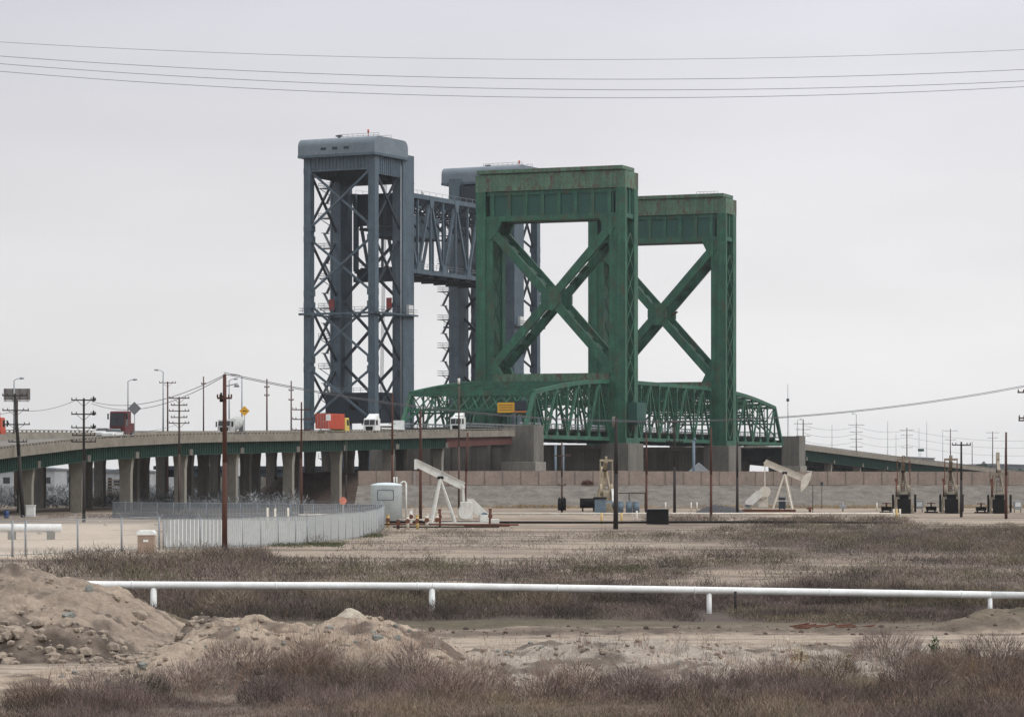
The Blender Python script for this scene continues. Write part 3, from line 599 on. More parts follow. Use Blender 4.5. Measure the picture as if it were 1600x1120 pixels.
TV0, TV1 = 3.9, 31.6
def truss_span(s0, n, pl, ztop, zbot, name, label, portals, sign=False):
    """ztop: top chord heights at panel points; None at an end means a sloping end post"""
    t = thing(name, label, 'bridge span', OR+U*s0, UA)
    for vq in (TV0, TV1):
        tr = MB(); L_ = n*pl; A = [Vector((k*pl,vq,zbot)) for k in range(n+1)]; B = [None if z is None else Vector((k*pl,vq,z)) for k, z in enumerate(ztop)]
        tr.beam(A[0],A[-1],.7,.8)
        for k in range(n+1):
            if B[k]: tr.beam(A[k],B[k],.34,.34,side=(1,0,0))
        for k in range(n):
            a, b = B[k], B[k+1]
            if a and b: tr.beam(a,b,.75,.85)
            elif a: tr.beam(A[k+1],a,.75,.85,side=(0,1,0))
            elif b: tr.beam(A[k],b,.75,.85,side=(0,1,0))
        for k in range(n):
            if not (B[k] and B[k+1]): continue
            if k % 2 == 0: tr.beam(A[k],B[k+1],.42,.42,side=(0,1,0))
            else: tr.beam(B[k],A[k+1],.42,.42,side=(0,1,0))
        for k in range(n+1):                            # gusset plates
            tr.box(k*pl-.7,k*pl+.7,vq-.24,vq+.24,zbot-.3,zbot+1.1)
            if B[k]: tr.box(k*pl-.6,k*pl+.6,vq-.24,vq+.24,B[k].z-1.2,B[k].z+.2)
        tr.build('side_truss', GREEN, t)
    sw = MB(); 
    for k in range(n+1):
        if ztop[k] is None: continue
        z = ztop[k]; x = k*pl; dp = 4.2; sw.beam((x,TV0,z),(x,TV1,z),.55,.6); sw.beam((x,TV0,z-dp),(x,TV1,z-dp),.4,.4); m_ = 10; w_ = (TV1-TV0)/m_
        for j in range(m_):
            y0 = TV0+j*w_; sw.beam((x,y0,z-dp*(j%2)),(x,y0+w_,z-dp*((j+1)%2)),.2,.2,side=(1,0,0)); sw.beam((x,y0,z-dp),(x,y0,z),.16,.16,side=(1,0,0))
        for (ya, sg) in ((TV0,1),(TV1,-1)): sw.beam((x,ya,z-dp-3),(x,ya+sg*3,z-dp),.35,.35,side=(1,0,0))
    sw.build('sway_frames', GREEN, t)
    lt = MB()
    for k in range(n):
        if ztop[k] is None or ztop[k+1] is None: continue
        c = (TV0+TV1)/2
        for (a, b) in ((TV0,c),(c,TV1)):
            lt.beam((k*pl,a,ztop[k]-.1),((k+1)*pl,b,ztop[k+1]-.1),.3,.25); lt.beam((k*pl,b,ztop[k]-.1),((k+1)*pl,a,ztop[k+1]-.1),.3,.25)
    lt.build('top_laterals', GREEN, t)
    fl = MB()
    for k in range(n+1): fl.box(k*pl-.25,k*pl+.25,TV0+.4,TV1-.4,zbot-.5,zbot+1.0)
    for j in range(9): y_ = TV0+2+(TV1-TV0-4)*j/8; fl.box(.3,n*pl-.3,y_-.15,y_+.15,zbot+1.0,zbot+1.55)
    fl.build('floor_frame', GREEND, t)
    MB().box(0,n*pl,TV0+.5,TV1-.5,zbot+1.55,zbot+1.85).build('deck', ASPH, t)
    for y_ in (TV0+.7, (TV0+TV1)/2, TV1-.7):
        rl = MB(); rl.beam((0,y_,zbot+2.75),(n*pl,y_,zbot+2.75),.14,.32); rl.beam((0,y_,zbot+2.2),(n*pl,y_,zbot+2.2),.10,.12)
        for k in range(int(n*pl/2)): rl.box(k*2,k*2+.12,y_-.08,y_+.08,zbot+1.85,zbot+2.8)
        rl.build('guard_rail', GREYM, t)
    if portals:
        x = pl; x0 = 1.6; z = ztop[1]; m = MB(); za = zbot+1; 
        def on(f): return (x0+(x-x0)*f, za+(z-za)*f)
        m.beam((x-.35,TV0,z-.2),(x-.35,TV1,z-.2),.7,1.1); f_ = .56; xb, zb = on(f_); m.beam((xb-.2,TV0,zb),(xb-.2,TV1,zb),.5,.55)
        m_ = 12; w_ = (TV1-TV0)/m_
        for j in range(m_):
            y0 = TV0+j*w_; a = (x-.3,z-.6) if j%2 == 0 else (xb-.2,zb); b = (xb-.2,zb) if j%2 == 0 else (x-.3,z-.6)
            m.beam((a[0],y0,a[1]),(b[0],y0+w_,b[1]),.25,.25,side=(1,0,0)); m.beam((b[0],y0,b[1]),(a[0],y0+w_,a[1]),.2,.2,side=(1,0,0))
        for (ya, sg) in ((TV0,1),(TV1,-1)): c_, d_ = on(.25); m.beam((c_-.2,ya,d_),(xb-.2,ya+sg*3.2,zb),.4,.4,side=(1,0,0))
        m.build('portal_frame', GREEN, t)
    return t
PL = 6.4
sp = truss_span(-8*PL, 8, PL, [None,22.2,22.9,23.6,24.2,24.7,25.1,25.35,25.5], 13.0, 'approach_span', 'near green truss approach span with portal left of the nearer tower', True)
truss_span(8.5, 10, 6.36, [25.5]+[25.8]*9+[25.6], 13.0, 'lift_span', 'green truss lift span between the two green towers', False)
truss_span(80.8, 8, PL, [25.5,25.4,25.1,24.7,24.2,23.6,22.9,22.2,None], 12.9, 'approach_span', 'far green truss approach span sloping down right of the farther tower', False)
# overhead signs on the portal
bs = OR+U*(-8*PL+4.1)
t = thing('overhead_sign', 'orange yellow sign board hung in the near portal', 'sign', (bs+V*8.9).to_tuple()[:2]+(17.9,), UA)
MB().box(-.9,-.75,-1.9,1.9,0,2.1).build('board', SIGNY, t)
m = MB(); [m.box(-.93,-.905,-1.5,1.5,zz,zz+.14) for zz in (.5,1.0,1.5)]; m.build('faded_lettering', mat('faded_brown_ink', (.26,.15,.05), None, 3, .7), t)
m = MB(); m.beam((-.7,-1.2,0),(-.7,-1.2,3.4),.12); m.beam((-.7,1.2,0),(-.7,1.2,3.4),.12); m.build('hanger', GREEND, t)
t = thing('overhead_sign', 'dark blue sign box beside the orange sign in the near portal', 'sign', (bs+V*5.7).to_tuple()[:2]+(18.4,), UA)
MB().box(-.95,-.6,-1.3,1.3,0,1.9).build('sign_box', STEELD, t); MB().box(-.97,-.5,-1.4,1.6,-.5,-.15).build('amber_strip', mat('orange_strip', (.45,.17,.05), None, 2, .6), t)
# concrete piers
def pier(s0, s1, v0, v1, z1, label, plinth=None):
    c = OR+U*((s0+s1)/2)+V*((v0+v1)/2); t = thing('bridge_pier', label, 'pier', c, UA); a = (s1-s0)/2; b = (v1-v0)/2
    MB().box(-a,a,-b,b,-1,z1).build('shaft', CONC, t, .08)
    if plinth: MB().box(-a-plinth,a+plinth*.0,-b-plinth,b+plinth,-1,plinth*5.5+5).build('plinth', CONCL, t, .05)
    return t
pier(-57.2,-51.8,-.9,5.6,15.2,'concrete end pier where the brown girder meets the green truss', .5)
pier(-57.2,-51.8,30.5,35.5,15.2,'concrete end pier at the far side of the near portal')
pier(134.2,140,-.2,4.6,15.0,'concrete end pier at the right end of the green trusses', .4)
pier(134.2,140,31,35.5,15.0,'concrete end pier at the far side of the right truss end')
for s0, nm in ((0,'nearer'),(72.2,'farther')):
    pier(s0-.8,s0+9.2,-1.0,5.4,12.0,'concrete pier under the right leg of the %s green tower' % nm)
    pier(s0-.6,s0+9.0,30.1,36.3,12.0,'concrete pier under the left leg of the %s green tower' % nm)
    c = OR+U*(s0+4.2)+V*17.7; t = thing('pier_wall', 'dark low wall pier between the legs of the %s green tower' % nm, 'pier', c, UA); MB().box(-2.5,2.5,-12,12,-1,10.8).build('wall', CONC, t); MB().box(-3.3,3.3,-12.2,12.2,10.8,11.7).build('cap', CONC, t)

c = OR+U*(-50)+V*20.5; t = thing('abutment_wall', 'dark ribbed concrete wall closing the space under the near end of the truss', 'wall', c, UA); MB().box(-.8,.8,-14.5,14.5,-1,11.4).build('wall', CONC, t); m = MB(); [m.box(-1.25,-.8,q-.5,q+.5,-1,11.2) for q in np.arange(-13.5,14,4.5)]; m.box(-1.3,-.8,-14.5,14.5,11.2,11.9); m.build('buttresses', CONC, t)
# ------------------------------------------------------------------ viaducts
def viaduct(path, width, name, label, spans, brown=None, gd=2.0, ncol=4, base_z=-.5):
    """path: list of (x, y, ztop of near parapet, superelevation)"""
    P = [Vector(p[:2]) for p in path]; zz = [p[2] for p in path]; se = [p[3] for p in path]
    S = [0]; 
    for a, b in zip(P[:-1], P[1:]): S.append(S[-1]+(b-a).length)
    Sd = np.array(S); st = np.arange(0, S[-1]+.01, 3.0)
    def sm(vals):
        # smooth the polyline
        y = np.interp(st, Sd, vals); k = np.ones(9)/9; yp = np.concatenate([y[0]+(np.arange(-4,0))*(y[1]-y[0]), y, y[-1]+(np.arange(1,5))*(y[-1]-y[-2])]); return np.convolve(yp, k, 'valid')
    Xs = sm([p.x for p in P]); Ys = sm([p.y for p in P]); Zs = sm(zz); Es = sm(se)
    dx = np.gradient(Xs); dy = np.gradient(Ys); ln = np.hypot(dx, dy); nx = -dy/ln; ny_ = dx/ln      # left normal
    loc = Vector((Xs[0], Ys[0], 0)); t = thing(name, label, 'viaduct', loc)
    def pt(i, o_, dz): f = o_/width; return (Xs[i]+nx[i]*o_-loc.x, Ys[i]+ny_[i]*o_-loc.y, Zs[i]+Es[i]*f+dz)
    def sweep(m, sec, i0=0, i1=None):
        i1 = i1 or len(st)-1; n = len(sec); vs = [pt(i, o_, z_) for i in range(i0, i1+1) for (o_, z_) in sec]
        fs = [(q*n+j, q*n+(j+1)%n, (q+1)*n+(j+1)%n, (q+1)*n+j) for q in range(i1-i0) for j in range(n)]; k = (i1-i0)*n
        m.add(vs, fs+[tuple(range(n))[::-1], tuple(k+j for j in range(n))]); return m
    W_ = width
    sweep(MB(), [(.3,-1.35),(W_-.3,-1.35),(W_-.3,-1.0),(.3,-1.0)]).build('deck_slab', ASPHL, t)
    sweep(MB(), [(W_*.5-.3,-1.0),(W_*.5+.3,-1.0),(W_*.5+.1,-.15),(W_*.5-.1,-.15)]).build('median_barrier', PARA, t)
    for a, b in ((-.05,.32),(W_-.32,W_+.05)):
        pr = sweep(MB(), [(a,-1.62),(b,-1.62),(b,-.35),(a,-.35)]).build('parapet', PARA, t)
        m = MB(); sweep(m, [(a+.05,-.16),(b-.05,-.16),(b-.05,0),(a+.05,0)]); 
        for i in range(0, len(st)-1):
            for f in (0,.5):
                c = Vector(pt(i,(a+b)/2,-.26))*(1-f)+Vector(pt(i+1,(a+b)/2,-.26))*f; m.box(c.x-.13,c.x+.13,c.y-.13,c.y+.13,c.z-.14,c.z+.14)
        m.build('parapet_rail', PARA, pr)
    ng = 6
    for j in range(ng):
        o_ = .9+(W_-1.8)*j/(ng-1); i_b = int(len(st)*(1-brown)) if brown else len(st)-1
        m = sweep(MB(), [(o_-.03,-1.62-gd),(o_+.03,-1.62-gd),(o_+.03,-1.36),(o_-.03,-1.36)], 0, i_b); sweep(m, [(o_-.28,-1.70-gd),(o_+.28,-1.70-gd),(o_+.28,-1.62-gd),(o_-.28,-1.62-gd)], 0, i_b)
        if j in (0, ng-1):
            sgn = -1 if j == 0 else 1
            for i in range(i_b):
                for f in (0,.33,.67):
                    c = Vector(pt(i,o_+sgn*.12,0))*(1-f)+Vector(pt(i+1,o_+sgn*.12,0))*f; m.box(c.x-.05,c.x+.05,c.y-.11,c.y+.11,c.z-1.62-gd,c.z-1.62)
        m.build('girder', GREEND, t)
        if brown:
            n1 = len(st)-1; m = MB(); vs = []
            for i in range(i_b, n1+1):
                g_ = gd-(gd-1.5)*(i-i_b)/(n1-i_b)
                for (dd, z_) in ((-.2,-1.66-g_),(.2,-1.66-g_),(.2,-1.36),(-.2,-1.36)): vs.append(pt(i, o_+dd, z_))
            q = n1-i_b; m.add(vs, [(r*4+k,r*4+(k+1)%4,(r+1)*4+(k+1)%4,(r+1)*4+k) for r in range(q) for k in range(4)]+[(3,2,1,0),tuple(q*4+k for k in range(4))]); b_ = m.build('girder', BROWNG, t); b_['label'] = 'red brown tapering girder at the bridge end'
    for sd_ in spans:
        i = int(np.argmin(np.abs(st-sd_))); ang = math.atan2(ny_[i], nx[i]); zt = Zs[i]-1.72-gd
        o = thing('pier_bent', None, None, (0,0,0)); 
        for k_ in list(o.keys()): del o[k_]
        bpy.data.objects.remove(o)
        cap = MB(); dirn = Vector((nx[i],ny_[i],0)); a = Vector(pt(i,.6,0)); b = Vector(pt(i,W_-.6,0)); a.z = zt+.5; b.z = zt+.5+Es[i]
        cap.beam(a,b,1.3,.95); co = cap.build('pier_cap', CONC, t)
        for k in range(ncol):
            o_ = 2.4+(W_-4.8)*k/(ncol-1); c = Vector(pt(i,o_,0)); u_ = Vector((dx[i]/ln[i], dy[i]/ln[i], 0))
            m = MB(); hw = .85; hd = .5
            for (z0_, z1_, w0, w1) in ((base_z, zt-2.2+Es[i]*o_/W_, hw, hw), (zt-2.2+Es[i]*o_/W_, zt+Es[i]*o_/W_, hw, hw+.25)):
                vs = []
                for (z_, w_) in ((z0_, w0), (z1_, w1)):
                    for (q, r_) in ((-w_,-hd),(w_,-hd),(w_,hd),(-w_,hd)): p = Vector((c.x,c.y,0))+dirn*q+u_*r_; vs.append((p.x,p.y,z_))
                m.add(vs, [(3,2,1,0),(4,5,6,7),(0,1,5,4),(1,2,6,5),(2,3,7,6),(3,0,4,7)])
            m.build('column', CONCL if k == 0 else CONC, t)
    def locate(o_, xpix):
        best = None
        for i in range(len(st)):
            p = Vector(pt(i, o_, -1.0))+loc; xp = 800+F*p.x/p.y
            if best is None or abs(xp-xpix) < best[0]: best = (abs(xp-xpix), i)
        i = best[1]; j = i+1 if i+1 < len(st) else i-1
        p0 = Vector(pt(i,o_,-1.0))+loc; p1 = Vector(pt(j,o_,-1.0))+loc; x0 = 800+F*p0.x/p0.y; x1 = 800+F*p1.x/p1.y
        f = (xpix-x0)/(x1-x0) if abs(x1-x0) > 1e-3 else 0; f = max(-1,min(1,f)); p = p0+(p1-p0)*f
        return p, math.atan2(dy[i], dx[i])
    return t, locate
n_r = Vector((24.86,660)) 
LP = [(-67.5,215,3.6,1.2),(-68,270,5.2,1.3),(-67,330,7.3,1.3),(-65,380,9.05,1.2),(-59.3,425,10.85,1.0),(-49.3,470,12.0,.5),(-32.6,521,12.85,.1),(-15.2,568,13.75,0),(1.6,609,14.6,0)]
_, road = viaduct(LP, 28.5, 'left_viaduct'.replace('left_','road_'), 'long concrete and green girder viaduct sweeping in from the left', [30,55,78,100,122,144,165,187,209,231,254,276,300,322,345,368], brown=.085, gd=1.85)
RPath = []
for s_, z_ in ((140.5,13.3),(200,11.6),(260,9.9),(320,8.4),(400,6.2),(480,4.2)):
    p = OR+U*s_+V*2.4; RPath.append((p.x,p.y,z_,0))
_, road2 = viaduct(RPath, 28.5, 'road_viaduct', 'concrete and green girder viaduct descending to the right behind the flood wall', [12,40,68,96,124,152,180,208,236,264,292], gd=2.6)
# lower road slab piece seen right of the near end pier

# ------------------------------------------------------------------ blue grey railway lift bridge
UA2 = math.atan2(.893,.45); U2 = Vector((.45,.893,0)); V2 = Vector((-.893,.45,0)); C2 = Vector((-31.93,700,0)); W2 = 19.1
def rail_tower(s0, sg, Dp, label, lower):
    t = thing('lift_tower', label, 'bridge tower', C2+U2*s0, UA2); S_ = lambda q: sg*q
    def bx(m, a, b, v0, v1, z0, z1): a, b = sorted((S_(a), S_(b))); m.box(a,b,v0,v1,z0,z1); return m
    ZN = [(76.4,62.9),(60.4,47.7),(44.9,32.0),(29.8,17.9)]
    for v0 in (0, W2-1.7):
        m = MB(); bx(m,0,1.7,v0,v0+1.7,2,79.6); bx(m,-.06,1.76,v0-.06,v0+.25,2,79.6); bx(m,-.06,1.76,v0+1.45,v0+1.76,2,79.6)
        for a, b in ZN:
            for z in (a,b): bx(m,-.1,1.8,v0-(.35 if v0 > 5 else .1),v0+(1.8 if v0 > 5 else 2.05),z-.7,z+.7)
        m.build('thin_leg', STEEL, t)
    A = Dp-5.4
    for v0, nm in ((-.15,0),(W2-(2.3 if sg > 0 else 3.3),1)):
        m = MB(); bx(m,A,Dp,v0,v0+2.9,2,80.8)
        for q in range(12): z = 6+q*6.2; bx(m,A-.05,Dp+.05,v0-.05,v0+2.95,z,z+.18)
        bx(m,A-.12,A+.5,v0+.1,v0+.45,2,80.7); bx(m,A-.12,A+.5,v0+2.45,v0+2.8,2,80.7)
        m.build('wide_leg', STEEL, t)
    for (a, b) in ZN:
        m = MB(); m.beam((S_(.5),1.2,a),(S_(.5),W2-1.2,b),.42,.5,side=(1,0,0)); m.beam((S_(.9),W2-1.2,a),(S_(.9),1.2,b),.42,.5,side=(1,0,0)); m.build('face_bracing', STEEL, t)
        for v in (.8, W2-.9):
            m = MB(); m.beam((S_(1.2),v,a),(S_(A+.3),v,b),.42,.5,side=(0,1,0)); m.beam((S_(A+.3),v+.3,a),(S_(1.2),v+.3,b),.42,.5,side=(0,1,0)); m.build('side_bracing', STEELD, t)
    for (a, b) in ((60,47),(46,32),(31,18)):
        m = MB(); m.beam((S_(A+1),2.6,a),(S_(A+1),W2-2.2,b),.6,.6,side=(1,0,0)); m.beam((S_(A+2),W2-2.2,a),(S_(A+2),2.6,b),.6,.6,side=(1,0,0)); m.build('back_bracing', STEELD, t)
    prof = []; a0, a1, r, zt, zb = -1.3, Dp-(4.0 if sg > 0 else 1.2), 1.9, 83.9, 79.65
    for k in range(7): th = math.pi/2*k/6; prof.append((a1-r+r*math.cos(th), zt-r+r*math.sin(th)))
    for k in range(7): th = math.pi/2+math.pi/2*k/6; prof.append((a0+r+r*math.cos(th), zt-r+r*math.sin(th)))
    prof += [(a0, zb),(a1, zb)]; prof = [(S_(p), q) for p, q in prof]
    m = MB(); m.prism(prof,'y',-.7,W2+(.9 if sg > 0 else 2.4)); rf = m.build('roof', STEELR, t)
    m = MB(); bx(m,a0-.03,a1+.03,-.78,W2+(.98 if sg > 0 else 2.48),zb-.25,zb+.35); m.build('eave_band', STEEL, rf)
    m = MB()
    for q in range(3): bx(m,a0-.05,a0+.02,6.2+q*3.1,7.6+q*3.1,81,81.6)
    m.build('vent', STEELD, rf)
    m = MB(); zr = 84.9
    for q in range(9): y_ = .6+q*1.4; m.tube((S_(3),y_,83.8),(S_(3),y_,zr),.05,n=5); m.tube((S_(9),y_,83.8),(S_(9),y_,zr),.05,n=5)
    for z in (zr, zr-.5): m.tube((S_(3),.6,z),(S_(3),11.8,z),.05,n=5); m.tube((S_(9),.6,z),(S_(9),11.8,z),.05,n=5)
    m.build('roof_railing', GREYM, rf); m = MB(); m.tube((S_(4),4,83.8),(S_(4),4,85.2),.12); m.tube((S_(4),4,85.2),(S_(4),4,85.9),.22,n=10); m.build('warning_light', RED, rf)
    m = MB(); m.beam((S_(5),12.4,83.8),(S_(5),12.4,85),.5); m.beam((S_(5),11.8,84.9),(S_(5),13.3,84.9),.5,.3); m.build('siren', STEELD, rf)
    m = MB(); bx(m,.25,.5,1.7,W2-1.7,76.6,79.4); [bx(m,.08,.25,1.9+q*.95,2.1+q*.95,76.6,79.4) for q in range(16)]; bx(m,.1,1.1,1.8,W2-1.8,76.2,76.6); m.build('fascia_panel', STEEL, t)
    for v_, d in ((.25,1),(W2-.5,-1)):
        m = MB(); bx(m,1.7,A,v_,v_+.25,75.2,79.4); [bx(m,2.0+q*1.0,2.2+q*1.0,v_-.16,v_+.4,75.2,79.4) for q in range(int(A-2.2))]; m.build('side_fascia', STEEL, t)
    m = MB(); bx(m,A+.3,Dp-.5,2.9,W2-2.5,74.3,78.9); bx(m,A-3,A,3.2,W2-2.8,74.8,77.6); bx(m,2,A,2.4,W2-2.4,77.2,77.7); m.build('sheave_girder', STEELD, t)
    for v in (3.8, W2-3.6):
        m = MB(); m.tube((S_(A+2.5),v-.35,78.0),(S_(A+2.5),v+.35,78.0),2.2,n=24); m.build('sheave', STEELD, t)
    zp = 43.0; m = MB(); bx(m,-.9,Dp+.4,-1.1,-.15,zp-.4,zp); bx(m,-.9,Dp+.4,W2+.15,W2+1.0,zp-.4,zp); bx(m,-.9,-.1,-1.1,W2+1,zp-.5,zp); bx(m,A-.8,A-.12,-1.1,W2+1,zp-.5,zp)
    for z in (zp+.6, zp+1.15):
        for v in (-1.05, W2+.95): m.beam((S_(-.85),v,z),(S_(Dp+.3),v,z),.08)
        m.beam((S_(-.85),-1.05,z),(S_(-.85),W2+.95,z),.08); m.beam((S_(A-.7),-1.05,z),(S_(A-.7),W2+.95,z),.08)
    for q in range(11): y_ = -1.05+q*2.0; m.beam((S_(-.85),y_,zp),(S_(-.85),y_,zp+1.15),.07); m.beam((S_(A-.7),y_,zp),(S_(A-.7),y_,zp+1.15),.07)
    m.build('inspection_walkway', STEEL, t)
    for v in (W2-.2, 3.2):
        m = MB(); bx(m,A-1.1,A-.9,v-.8,v+.6,zp+1.3,zp+3.9); m.build('red_marker_panel', MRED, t)
    m = MB(); bx(m,A+1.5,A+3.6,-.95,-.2,zp,zp+2.2); m.build('equipment_box', WHT, t)
    m = MB(); m.tube((S_(A-.3),.3,4),(S_(A-.3),.3,78),.16,n=6); m.build('conduit', GREYM, t)
    # stair tower outside the left wide leg
    m = MB(); fl = MB(); z = 9.0; k = 0; v0, v1 = W2+.9, W2+3.0; v2 = v1+1.1
    while z < 78:
        bx(m,A+.2,A+3.4,v0,v2,z-.15,z)
        for zz in (z+.55,z+1.1): m.beam((S_(A+.2),v0,zz),(S_(A+.2),v2,zz),.07); m.beam((S_(A+3.4),v0,zz),(S_(A+3.4),v2,zz),.07); m.beam((S_(A+.2),v2,zz),(S_(A+3.4),v2,zz),.07)
        for yy in (v0,(v0+v2)/2,v2): m.beam((S_(A+.2),yy,z),(S_(A+.2),yy,z+1.1),.07)
        m.beam((S_(A+.5),v0-.7,z-2.4),(S_(A+.5),v2-.3,z-.2),.16)
        m.build('stair_landing', STEEL, t); m = MB()
        if z+7.2 < 78:
            fl.beam((S_(A+1),v0+.1,z),(S_(A+1),v1,z+3.6),1.0,.2,side=(1,0,0)); fl.beam((S_(A+2.3),v1,z+3.6),(S_(A+2.3),v0+.1,z+7.2),1.0,.2,side=(1,0,0)); bx(fl,A+.5,A+2.9,v1-.4,v1+.5,z+3.5,z+3.65)
            for q in range(9): bx(fl,A+.25,A+.32,v0-.55,v0-.05,z+.8*q,z+.8*q+.12)
        z += 7.2
    fl.tube((S_(A+.25),v0-.55,8),(S_(A+.25),v0-.55,77),.07,n=5); fl.tube((S_(A+.25),v0-.05,8),(S_(A+.25),v0-.05,77),.07,n=5)
    fl.build('stair_flights', GREYM, t)
    cw = MB(); zc = 17.2 if lower else 60
    bx(cw,A-6.5,A-1.0,2.2,W2-1.8,zc,zc+7.2); bx(cw,A-6.7,A-6.5,2.0,W2-1.6,zc,zc+.6); bx(cw,A-6.7,A-6.5,2.0,W2-1.6,zc+6.6,zc+7.2)
    c_ = cw.build('counterweight', STEELD, t); m = MB(); m.tube((S_(A-6.5),9.5,zc+4.2),(S_(A-6.85),9.5,zc+4.2),1.1,n=20); m.build('hub', BLACKM, c_)
    m = MB(); 
    for z in (zc+7.8, zc+8.3): m.beam((S_(A-6.5),2.2,z),(S_(A-6.5),W2-1.8,z),.08)
    for q in range(9): m.beam((S_(A-6.5),2.2+q*1.85,zc+7.2),(S_(A-6.5),2.2+q*1.85,zc+8.3),.07)
    m.build('railing', GREYM, c_); m = MB()
    for v in (4.2, W2-4.2):
        for q in range(4): m.tube((S_(A-2.0),v+q*.25,zc+7.2),(S_(A-.1),v+q*.25,76),.05,n=4)
    m.build('counterweight_ropes', STEELD, t)
    for v in (.8, W2-.8):
        m = MB(); bx(m,-2.2,4,v-2.8,v+2.8,-1,2.2); bx(m,A-1.5,Dp+1.5,v-3,v+3,-1,2.2); m.build('footing', CONC, t)
    return t
rail_tower(0, 1, 18.8, 'tallest blue grey lattice lift tower standing at the left', True)
rail_tower(87.0, -1, 15.0, 'blue grey lift tower partly hidden behind the green one', True)
t = thing('lift_span', 'raised blue grey railway truss span between the two grey towers', 'bridge span', C2+U2*19.6, UA2)
n, pl, zb, zt = 8, 6.5, 53.9, 72.0
for v in (2.9, W2-2.9):
    m = MB(); m.beam((0,v,zb),(n*pl,v,zb),.9,1.0); m.beam((0,v,zt),(n*pl,v,zt),1.0,1.1)
    for k in range(n+1):
        m.beam((k*pl,v,zb),(k*pl,v,zt),.5 if 0 < k < n else 1.0,.5 if 0 < k < n else 1.0,side=(1,0,0))
        m.prism([(k*pl-1.4,zb-.5),(k*pl+1.4,zb-.5),(k*pl+.7,zb+2.2),(k*pl-.7,zb+2.2)] if k%2 else [(k*pl-1.4,zt+.5),(k*pl-.7,zt-2.4),(k*pl+.7,zt-2.4),(k*pl+1.4,zt+.5)],'y',v-.55,v+.55)
    for k in range(n):
        a, b = ((k*pl,v,zt),((k+1)*pl,v,zb)) if k%2 == 0 else ((k*pl,v,zb),((k+1)*pl,v,zt)); m.beam(a,b,.6,.65,side=(0,1,0))
    m.build('side_truss', STEEL, t)
m = MB()
for k in range(n+1):
    x = k*pl; m.beam((x,2.9,zt),(x,W2-2.9,zt),.6,.8); m.beam((x,2.9,zt-3.5),(x,W2-2.9,zt-3.5),.5,.5)
    for j in range(4): w_ = (W2-5.8)/4; m.beam((x,2.9+j*w_,zt-3.5*(j%2)),(x,2.9+(j+1)*w_,zt-3.5*((j+1)%2)),.35,.35,side=(1,0,0))
    m.beam((x,2.9,zt-8),(x,6.5,zt-3.5),.4,.4,side=(1,0,0)); m.beam((x,W2-2.9,zt-8),(x,W2-6.5,zt-3.5),.4,.4,side=(1,0,0))
m.build('sway_frames', STEELD, t)
m = MB(); [m.box(k*pl-.4,k*pl+.4,3.3,W2-3.3,zb-1.2,zb+.5) for k in range(n+1)]; [m.box(.4,n*pl-.4,y_-.25,y_+.25,zb-.9,zb+.6) for y_ in (5.2,7.2,11.8,13.8)]; m.box(.2,n*pl-.2,3.9,W2-3.9,zb+.6,zb+.85); m.build('track_floor', STEELD, t)
m = MB(); [m.beam((0,v,zb+z),(n*pl,v,zb+z),.07) for v in (3.6,W2-3.6) for z in (1.5,2.1)]; [m.beam((k*1.6,v,zb+.9),(k*1.6,v,zb+2.1),.06) for k in range(32) for v in (3.6,W2-3.6)]; m.build('railing', GREYM, t)
MB().box(-.3,.6,2.6,W2-2.6,zt-7.2,zt+.4).build('end_girder', STEELD, t); MB().box(.8,5.5,3.3,W2-3.3,zt-8.2,zt-7.6).build('end_platform', STEELD, t); MB().box(-.5,.9,2.4,W2-2.4,zb-2.6,zb-1.25).build('lifting_girder', STEELD, t)
m = MB(); m.box(6.9,22,5.2,13.9,zt-9.3,zt-4.2); h_ = m.build('machinery_house', STEEL, t); m = MB(); m.box(6.4,22.6,4.6,14.5,zt-9.7,zt-9.35); m.build('house_platform', STEELD, h_)
m = MB(); [m.beam((0,v,zt+1.5),(n*pl,v,zt+1.5),.06) for v in (2.9,W2-2.9)]; [m.beam((k*3.2,v,zt+.5),(k*3.2,v,zt+1.5),.06) for k in range(17) for v in (2.9,W2-2.9)]; m.build('top_handrail', GREYM, t)
m = MB(); m.tube((9,2.9,zt+.5),(9,2.9,zt+1.6),.3,n=8); m.build('lamp', WHT, t)
m = MB(); m.box(.6,2.4,2.2,4.4,zt+1.0,zt+3.3); m.tube((1.4,3.2,zt+3.3),(1.4,3.2,zt+5.5),.08); m.build('sensor_box', STEEL, t)
t = thing('rail_approach', 'low dark railway girder line passing under the grey towers', 'rail viaduct', C2-U2*70, UA2)
MB().box(0,76,4,15,6.2,7.0).build('track_floor', STEELD, t); [MB().box(0,76,y_-.3,y_+.3,4.6,6.2).build('girder', STEELD, t) for y_ in (5,9.5,14)]
for q in range(4): MB().box(8+q*18,11+q*18,4,15,-1,4.6).build('pier', CONC, t)

